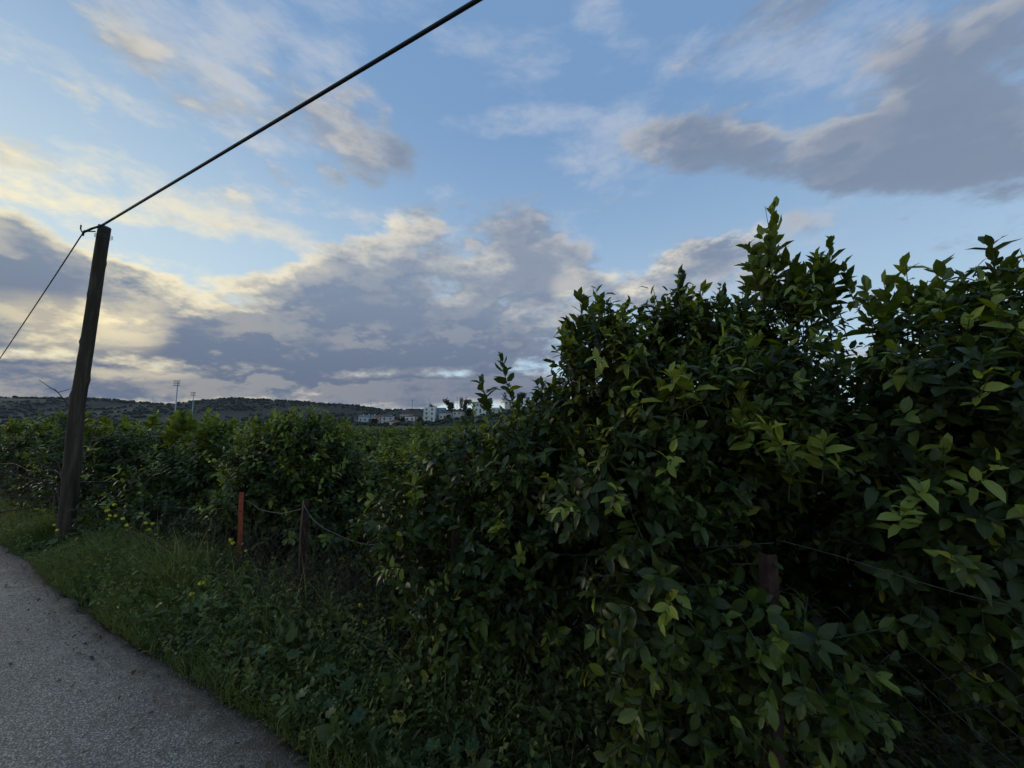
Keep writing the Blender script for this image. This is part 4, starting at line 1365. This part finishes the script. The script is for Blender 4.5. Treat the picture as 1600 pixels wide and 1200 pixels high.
def blades(n, n0, n1, s0, s1, h0, h1, tint0, pw, seed):
    rng = np.random.default_rng(seed)
    x, y, a, s = verge_points(n, n0, n1, s0, s1, pw, rng)
    dn = fbm(x * 1.3, y * 1.3, 3)
    k = dn + rng.normal(0, .35, len(x)) > -.35
    x, y, a, dn = x[k], y[k], a[k], dn[k]
    n = len(x)
    h = rng.uniform(h0, h1, n) * np.clip(.35 + (a - 1.25) * 1.6, .35, 1.15) * (1 + .25 * dn)
    h = h * np.clip(np.hypot(x + 5.9, y - 5.0) / .9, .15, 1)
    az = rng.uniform(0, 6.28, n)
    ln = rng.uniform(.25, 1.0, n) * h
    dirx = np.stack([np.cos(az), np.sin(az), 0 * az], -1)
    # lean out over the road edge
    dirx = unit(dirx - np.array((NV[0], NV[1], 0)) * .5)
    f = np.linspace(0, 1, 4)[None, :, None]
    P = np.stack([x, y, ground_z(x, y) - .01], -1)[:, None] + dirx[:, None] * ln[:, None, None] * f ** 2 + np.array((0, 0, 1.0)) * h[:, None, None] * (f - .32 * f ** 2 * (ln / h)[:, None, None])
    side = unit(np.cross(dirx, np.array((0, 0, 1.0)))) [:, None] * (rng.uniform(.0016, .0038, n)[:, None, None] * np.array((1, .9, .65, .08))[None, :, None])
    V = np.stack([P - side, P + side], 2).reshape(n, 8, 3)
    q = np.array([(0, 1, 3, 2), (2, 3, 5, 4), (4, 5, 7, 6)])
    F = (q[None] + (np.arange(n) * 8)[:, None, None]).reshape(-1, 4)
    tn = np.clip(tint0 + .16 * dn + rng.normal(0, .12, n), 0, .85)
    tn = np.where(rng.random(n) > .95, rng.uniform(.85, 1, n), tn)
    return V.reshape(-1, 3), F, np.repeat(tn, 8)


def join_quads(parts):
    Vs, Fs, Ts, b_ = [], [], [], 0
    for V, F, t_ in parts:
        Vs.append(V); Fs.append(F + b_); Ts.append(t_); b_ += len(V)
    return np.concatenate(Vs), np.concatenate(Fs), np.concatenate(Ts)


V, F, t_ = join_quads([blades(24000, 1.23, 2.05, 3.6, 8.5, .14, .42, .45, 1.0, 1), blades(13000, 1.23, 2.1, .6, 4.0, .12, .34, .36, 1.0, 7), blades(20000, 1.26, 2.4, 7.5, 22, .12, .36, .6, 1.3, 2), blades(12000, 1.25, 2.6, -4.0, 1.4, .10, .34, .25, 1.0, 3), blades(5000, 2.2, 3.6, 0, 16, .15, .35, .25, 1.0, 4), blades(2600, 1.06, 1.28, -1, 12, .04, .12, .6, 1.0, 5), blades(700, 1.6, 2.3, .5, 9, .4, .7, .75, 1.0, 6)])
put(link('grass', mesh_np('grass', V, F, M_GRASS, attr={'tint': t_})), 'long green grass along the verge between road and fence', 'grass', kind='stuff')

# broad-leaved and feathery weeds
parts = []
for n, n0, n1, s0, s1, h0, h1, k, size, tint0, seed in ((1500, 1.38, 2.4, -.3, 5, .14, .36, 9, .062, .30, 11), (700, 1.38, 2.4, 4.5, 9, .12, .34, 8, .06, .38, 18), (800, 1.34, 2.3, -2.6, 1.2, .10, .32, 9, .060, .22, 12), (900, 1.36, 2.5, 7, 18, .12, .32, 8, .05, .45, 13), (2800, 1.31, 2.3, -.5, 8, .14, .40, 18, .026, .5, 14), (900, 1.8, 2.6, .3, 6, .2, .42, 14, .045, .25, 16), (700, 2.2, 3.4, -1, 10, .15, .4, 9, .05, .15, 15), (1500, 1.9, 3.6, -4, 1.0, .14, .45, 10, .058, .12, 17)):
    rng = np.random.default_rng(seed)
    x, y, a, s = verge_points(n, n0, n1, s0, s1, 1.0, rng)
    n = len(x)
    dn = fbm(x * 1.7 + 5, y * 1.7, 3)
    h = rng.uniform(h0, h1, n) * np.clip(.4 + (a - 1.25) * 1.5, .4, 1.2)
    B = np.stack([x, y, ground_z(x, y)], -1)
    d = unit(np.array((0, 0, 1.0)) + rng.normal(0, .28, (n, 3)) - np.array((NV[0], NV[1], 0)) * .18)
    h = h * (1 + .35 * np.clip((a - 1.7) / .4, 0, 1) * rng.random(n)) * np.clip(np.hypot(x + 5.9, y - 5.0) / .9, .2, 1)
    L = shoots_to_leaves(B, d, h, k, np.full(n, size) * rng.uniform(.5, 1.5, n), np.clip(tint0 + .2 * dn + rng.normal(0, .08, n), .02, .8), rng, .4)
    parts.append((*L, np.full(len(L[4]), 1.0 if size < .03 else 0.0)))
L = [np.concatenate(q) for q in zip(*parts)]
ROUND = [leaf_template((0, .25, .62, 1), (0, wa_, wb_, 0), cu, fo) for cu, fo, wa_, wb_ in ((.25, .25, .22, .25), (.1, .4, .17, .14), (.4, .3, .11, .09), (.5, .5, .14, .2))]
put(link('weeds', leaves_mesh('weeds', L, ROUND, M_WEED, rr)), 'mixed leafy weeds filling the verge below the fence', 'weeds', kind='stuff')

# dry brush tangled around the rusty posts
P = []
for (cx, cy, n, sp, hh) in ((-1.95, 3.55, 520, .38, .95), (-1.35, 3.2, 420, .35, .85), (-2.7, 4.25, 330, .35, .75), (-3.6, 4.75, 480, .6, .75), (-4.6, 5.35, 380, .6, .65), (-.6, 2.75, 300, .35, .6), (-11.5, 9.3, 1500, 2.2, .95), (-8.3, 7.5, 900, 1.1, .85)):
    b_ = np.stack([cx + rr.normal(0, sp, n), cy + rr.normal(0, sp * .6, n), np.zeros(n)], -1)
    b_[:, 2] = ground_z(b_[:, 0], b_[:, 1])
    d = unit(rr.normal(0, .7, (n, 3)) + np.array((0, 0, 1.0)))
    l_ = rr.uniform(.3, 1.0, n)[:, None] * hh
    mid = b_ + d * l_ * .5 + rr.normal(0, .04, (n, 3))
    P.append(np.stack([b_, mid, b_ + d * l_ + rr.normal(0, .10, (n, 3)) + np.array((0, 0, -.08))], 1))
P = np.concatenate(P)
P = P[((P[:, :, 0] * NV[0] + P[:, :, 1] * NV[1]) > 1.62).all(1)]      # none lies out on the lane
V, F = many_tubes(P, .0030, .0012)
put(link('dry_brush', mesh_np('dry_brush', V, F, M_DRY)), 'brown dead stalks tangled in the fence around its posts', 'dry brush', kind='stuff')

# wild mustard plants with yellow heads
PET = []
for q in range(3):
    r_ = np.random.default_rng(300 + q); mb = MB()
    for _ in range(11):
        c_ = unit(r_.normal(0, 1, 3)) * r_.uniform(.4, 1) * .016; c_[2] *= .8
        nrm = unit(c_ + np.array((0, -.004, .003))); u = unit(np.cross(nrm, (.7, .3, .6))); v = np.cross(nrm, u)
        for pnum in range(4):
            a = pnum * math.pi / 2 + r_.uniform(0, .3)
            e = u * math.cos(a) + v * math.sin(a); f_ = np.cross(nrm, e)
            mb.add([c_, c_ + e * .006 + f_ * .0035, c_ + e * .0095 + nrm * .001, c_ + e * .006 - f_ * .0035], [(0, 3, 2, 1)])
    PET.append(mb.mesh('flower_head', M_PETAL, False))
PLEAF = mesh_np('leaf', *leaf_template((0, .2, .5, .8, 1), (0, .10, .24, .16, 0), .3, .2, .02), M_WEED_ONE)


def mustard(base, heads, label, seed):
    r_ = np.random.default_rng(seed)
    x, y = base; g = gz(x, y)
    T = empty('mustard_plant', (x, y, g), label, 'wild flower', 'yellow wild mustard plants on the verge')
    inv = Matrix.Translation(-Vector(T.location))
    top = np.mean(np.array(heads), axis=0)
    main = spline([(x, y, g - .03), (x + (top[0] - x) * .3, y + (top[1] - y) * .3, g + (top[2] - g) * .45), (top[0], top[1], max(top[2] - .06, g + .05))], 9)
    mb = MB().tube(main, np.linspace(.005, .0022, 9), 5)
    for h in heads:
        h = np.array(h); j = int(np.clip(9 * (h[2] - g) / (top[2] - g + .01) * .55, 2, 6))
        mb.tube(spline([main[j], main[j] * .4 + h * .6 + np.array((0, 0, -.02)), h], 6), np.linspace(.0026, .0014, 6), 4)
    mb.build('stem', M_STEM, T)
    for h in heads:
        o = bpy.data.objects.new('flower_head', PET[int(r_.integers(0, 3))]); COL.objects.link(o); o.parent = T
        s = r_.uniform(1.0, 1.5)
        o.matrix_local = inv @ Matrix.Translation([float(v) for v in h]) @ Matrix.Rotation(r_.uniform(0, 6.28), 4, 'Z') @ Matrix.Scale(s, 4)
    for q in range(6):
        p = main[1 + q % 6]; a = r_.uniform(0, 6.28)
        o = bpy.data.objects.new('leaf', PLEAF); COL.objects.link(o); o.parent = T
        o.matrix_local = inv @ Matrix.Translation(p.tolist()) @ Matrix.Rotation(a, 4, 'Z') @ Matrix.Rotation(R(r_.uniform(-10, 35)), 4, 'X') @ Matrix.Scale(r_.uniform(.06, .11), 4)
        tv = r_.uniform(.3, .6); o.color = (tv, tv, tv, 1)


mustard((-4.70, 4.72), [(-4.776, 4.75, .622), (-4.846, 4.75, .555), (-4.747, 4.75, .488), (-4.76, 4.70, .505), (-4.652, 4.75, .458), (-4.591, 4.75, .384), (-4.835, 4.75, .451)], 'tallest yellow mustard plant with many heads right of the wooden pole', 401)
mustard((-4.80, 4.62), [(-4.767, 4.75, .236), (-4.822, 4.75, .177), (-4.868, 4.72, .06)], 'short yellow mustard plant low below the tallest one', 402)
mustard((-4.22, 4.68), [(-4.326, 4.7, .419), (-4.249, 4.7, .411), (-4.288, 4.7, .345), (-4.2, 4.7, .287), (-4.144, 4.7, .25), (-4.451, 4.7, .156)], 'yellow mustard plant midway between the pole and the red post', 403)
mustard((-2.72, 3.95), [(-2.75, 3.9, .462), (-2.722, 3.9, .432), (-2.593, 3.9, .36)], 'slender yellow mustard plant just left of the red post', 404)
mustard((-2.60, 3.92), [(-2.602, 3.9, .133), (-2.64, 3.92, .16), (-2.56, 3.9, .10)], 'small yellow mustard plant at the foot of the red post', 405)
mustard((-2.55, 3.32), [(-2.548, 3.3, .293), (-2.609, 3.3, .209), (-2.513, 3.3, .189), (-2.53, 3.3, .30)], 'yellow mustard plant in the grass nearest the road', 406)
mustard((-5.95, 5.18), [(-5.979, 5.2, .269), (-5.93, 5.2, .204)], 'pale mustard plant at the foot of the wooden pole', 407)
mustard((-1.08, 2.92), [(-1.084, 2.9, .303), (-1.163, 2.9, .229), (-1.047, 2.9, .186)], 'yellow mustard plant below the low rounded citrus tree', 408)

# mallows with broad lobed leaves
vs, fs = [(0, 0, -.08)], []
for q in range(30):
    a = 2 * math.pi * q / 30
    lobe = 1 - .22 * (abs(math.sin(a * 3.5 / 1.0)) < .35) - .05 * (q % 2)
    if abs(a - math.pi * 1.5) < .22: lobe = .25
    vs.append((lobe * math.cos(a), lobe * math.sin(a), .10 * math.sin(a * 7) + .08))
for q in range(30): fs.append((0, 1 + q, 1 + (q + 1) % 30))
MALLOW = mesh_np('leaf', np.array(vs) * .5, np.array(fs), M_WEED_ONE)


def mallow(x, y, n, size, label, seed, tone=.35, yellow=0):
    r_ = np.random.default_rng(seed); g = gz(x, y)
    T = empty('mallow_plant', (x, y, g), label, 'weed', 'broad-leaved mallow weeds on the verge')
    inv = Matrix.Translation(-Vector(T.location))
    mb = MB(); tips = []
    for q in range(n):
        a = r_.uniform(0, 6.28); ra = r_.uniform(.04, .2); hh = r_.uniform(.1, .28)
        tip = np.array((x + ra * math.cos(a), y + ra * math.sin(a), g + hh)); tips.append((tip, a))
        mb.tube(spline([(x, y, g - .02), (x + ra * .3 * math.cos(a), y + ra * .3 * math.sin(a), g + hh * .6), tip], 6), np.linspace(.003, .0018, 6), 4)
    mb.build('stem', M_STEM, T)
    for q, (tip, a) in enumerate(tips):
        o = bpy.data.objects.new('leaf', MALLOW); COL.objects.link(o); o.parent = T
        o.matrix_local = inv @ Matrix.Translation(tip.tolist()) @ Matrix.Rotation(a - math.pi / 2, 4, 'Z') @ Matrix.Rotation(R(r_.uniform(-40, 5)), 4, 'X') @ Matrix.Scale(size * r_.uniform(.7, 1.2), 4)
        tv = r_.uniform(tone - .15, tone + .15)
        if q < yellow: tv = .97
        o.color = (tv, tv, tv, 1)


for q, (x, y, n, sz_, lab, tn, yl) in enumerate((
        (-.92, 2.22, 9, .085, 'big-leaved mallow weed nearest the bottom of the road edge', .25, 0),
        (-.70, 2.05, 7, .08, 'mallow weed with one yellowed leaf near the bottom edge', .2, 1),
        (-1.95, 3.05, 10, .075, 'dense mallow clump on the verge before the rusty post', .38, 0),
        (-2.36, 3.1, 8, .07, 'mallow clump beside the mustard plant nearest the road', .4, 0),
        (-.30, 1.98, 7, .08, 'dark mallow weed at the bottom under the citrus skirt', .15, 0),
        (-1.40, 2.60, 9, .075, 'mallow clump on the verge left of the citrus skirt', .32, 0),
        (-3.5, 3.85, 8, .07, 'mallow clump on the verge left of the red post', .4, 0),
        (-5.6, 5.0, 9, .08, 'pale mallow clump right of the wooden pole foot', .5, 0))):
    mallow(x, y, n, sz_, lab, 500 + q, tn, yl)

# fallen brown leaves along the margin of the lane and under the trees
rng = np.random.default_rng(77)
nl = 520
s_ = rng.uniform(-3, 11, nl); a_ = np.interp(s_, ss, edge) - np.abs(rng.normal(0, .22, nl)) + .04
x = NV[0] * a_ + TV[0] * s_; y = NV[1] * a_ + TV[1] * s_
k = y > .15
x, y = x[k], y[k]; nl = len(x)
th_ = rng.uniform(0, 6.28, nl)
Yv = unit(np.stack([np.cos(th_), np.sin(th_), rng.normal(0, .12, nl)], -1))
Z = unit(np.array((0, 0, 1.0)) + rng.normal(0, .25, (nl, 3))); Z = unit(Z - (Z * Yv).sum(1, keepdims=True) * Yv)
M_LITTER = leafy('dead_leaf', [(0, (.045, .028, .016)), (.5, (.10, .068, .036)), (1, (.19, .14, .07))], rough=.8, spec=.2, trans=.1)
L = (np.stack([x, y, np.full(nl, .030)], -1), np.cross(Yv, Z), Yv, Z, rng.uniform(.018, .05, nl), rng.uniform(.05, .95, nl))
put(link('leaf_litter', leaves_mesh('leaf_litter', L, ROUND, M_LITTER, rng)), 'brown fallen leaves strewn along the lane margin', 'leaf litter', kind='stuff')

# ================================================================== evening haze over the land
m = bpy.data.materials.new('evening_haze'); m.use_nodes = True
t = m.node_tree
t.nodes.remove(t.nodes['Principled BSDF'])
pv = t.nodes.new('ShaderNodeVolumePrincipled')
pv.inputs['Color'].default_value = (.80, .86, .95, 1)
pv.inputs['Density'].default_value = .00004
t.links.new(pv.outputs[0], t.nodes['Material Output'].inputs['Volume'])
o = MB().box((0, 0, 35), (8400, 8400, 90)).build('haze', m, None, False)
put(o, 'thin evening haze over the land', 'haze', kind='stuff')
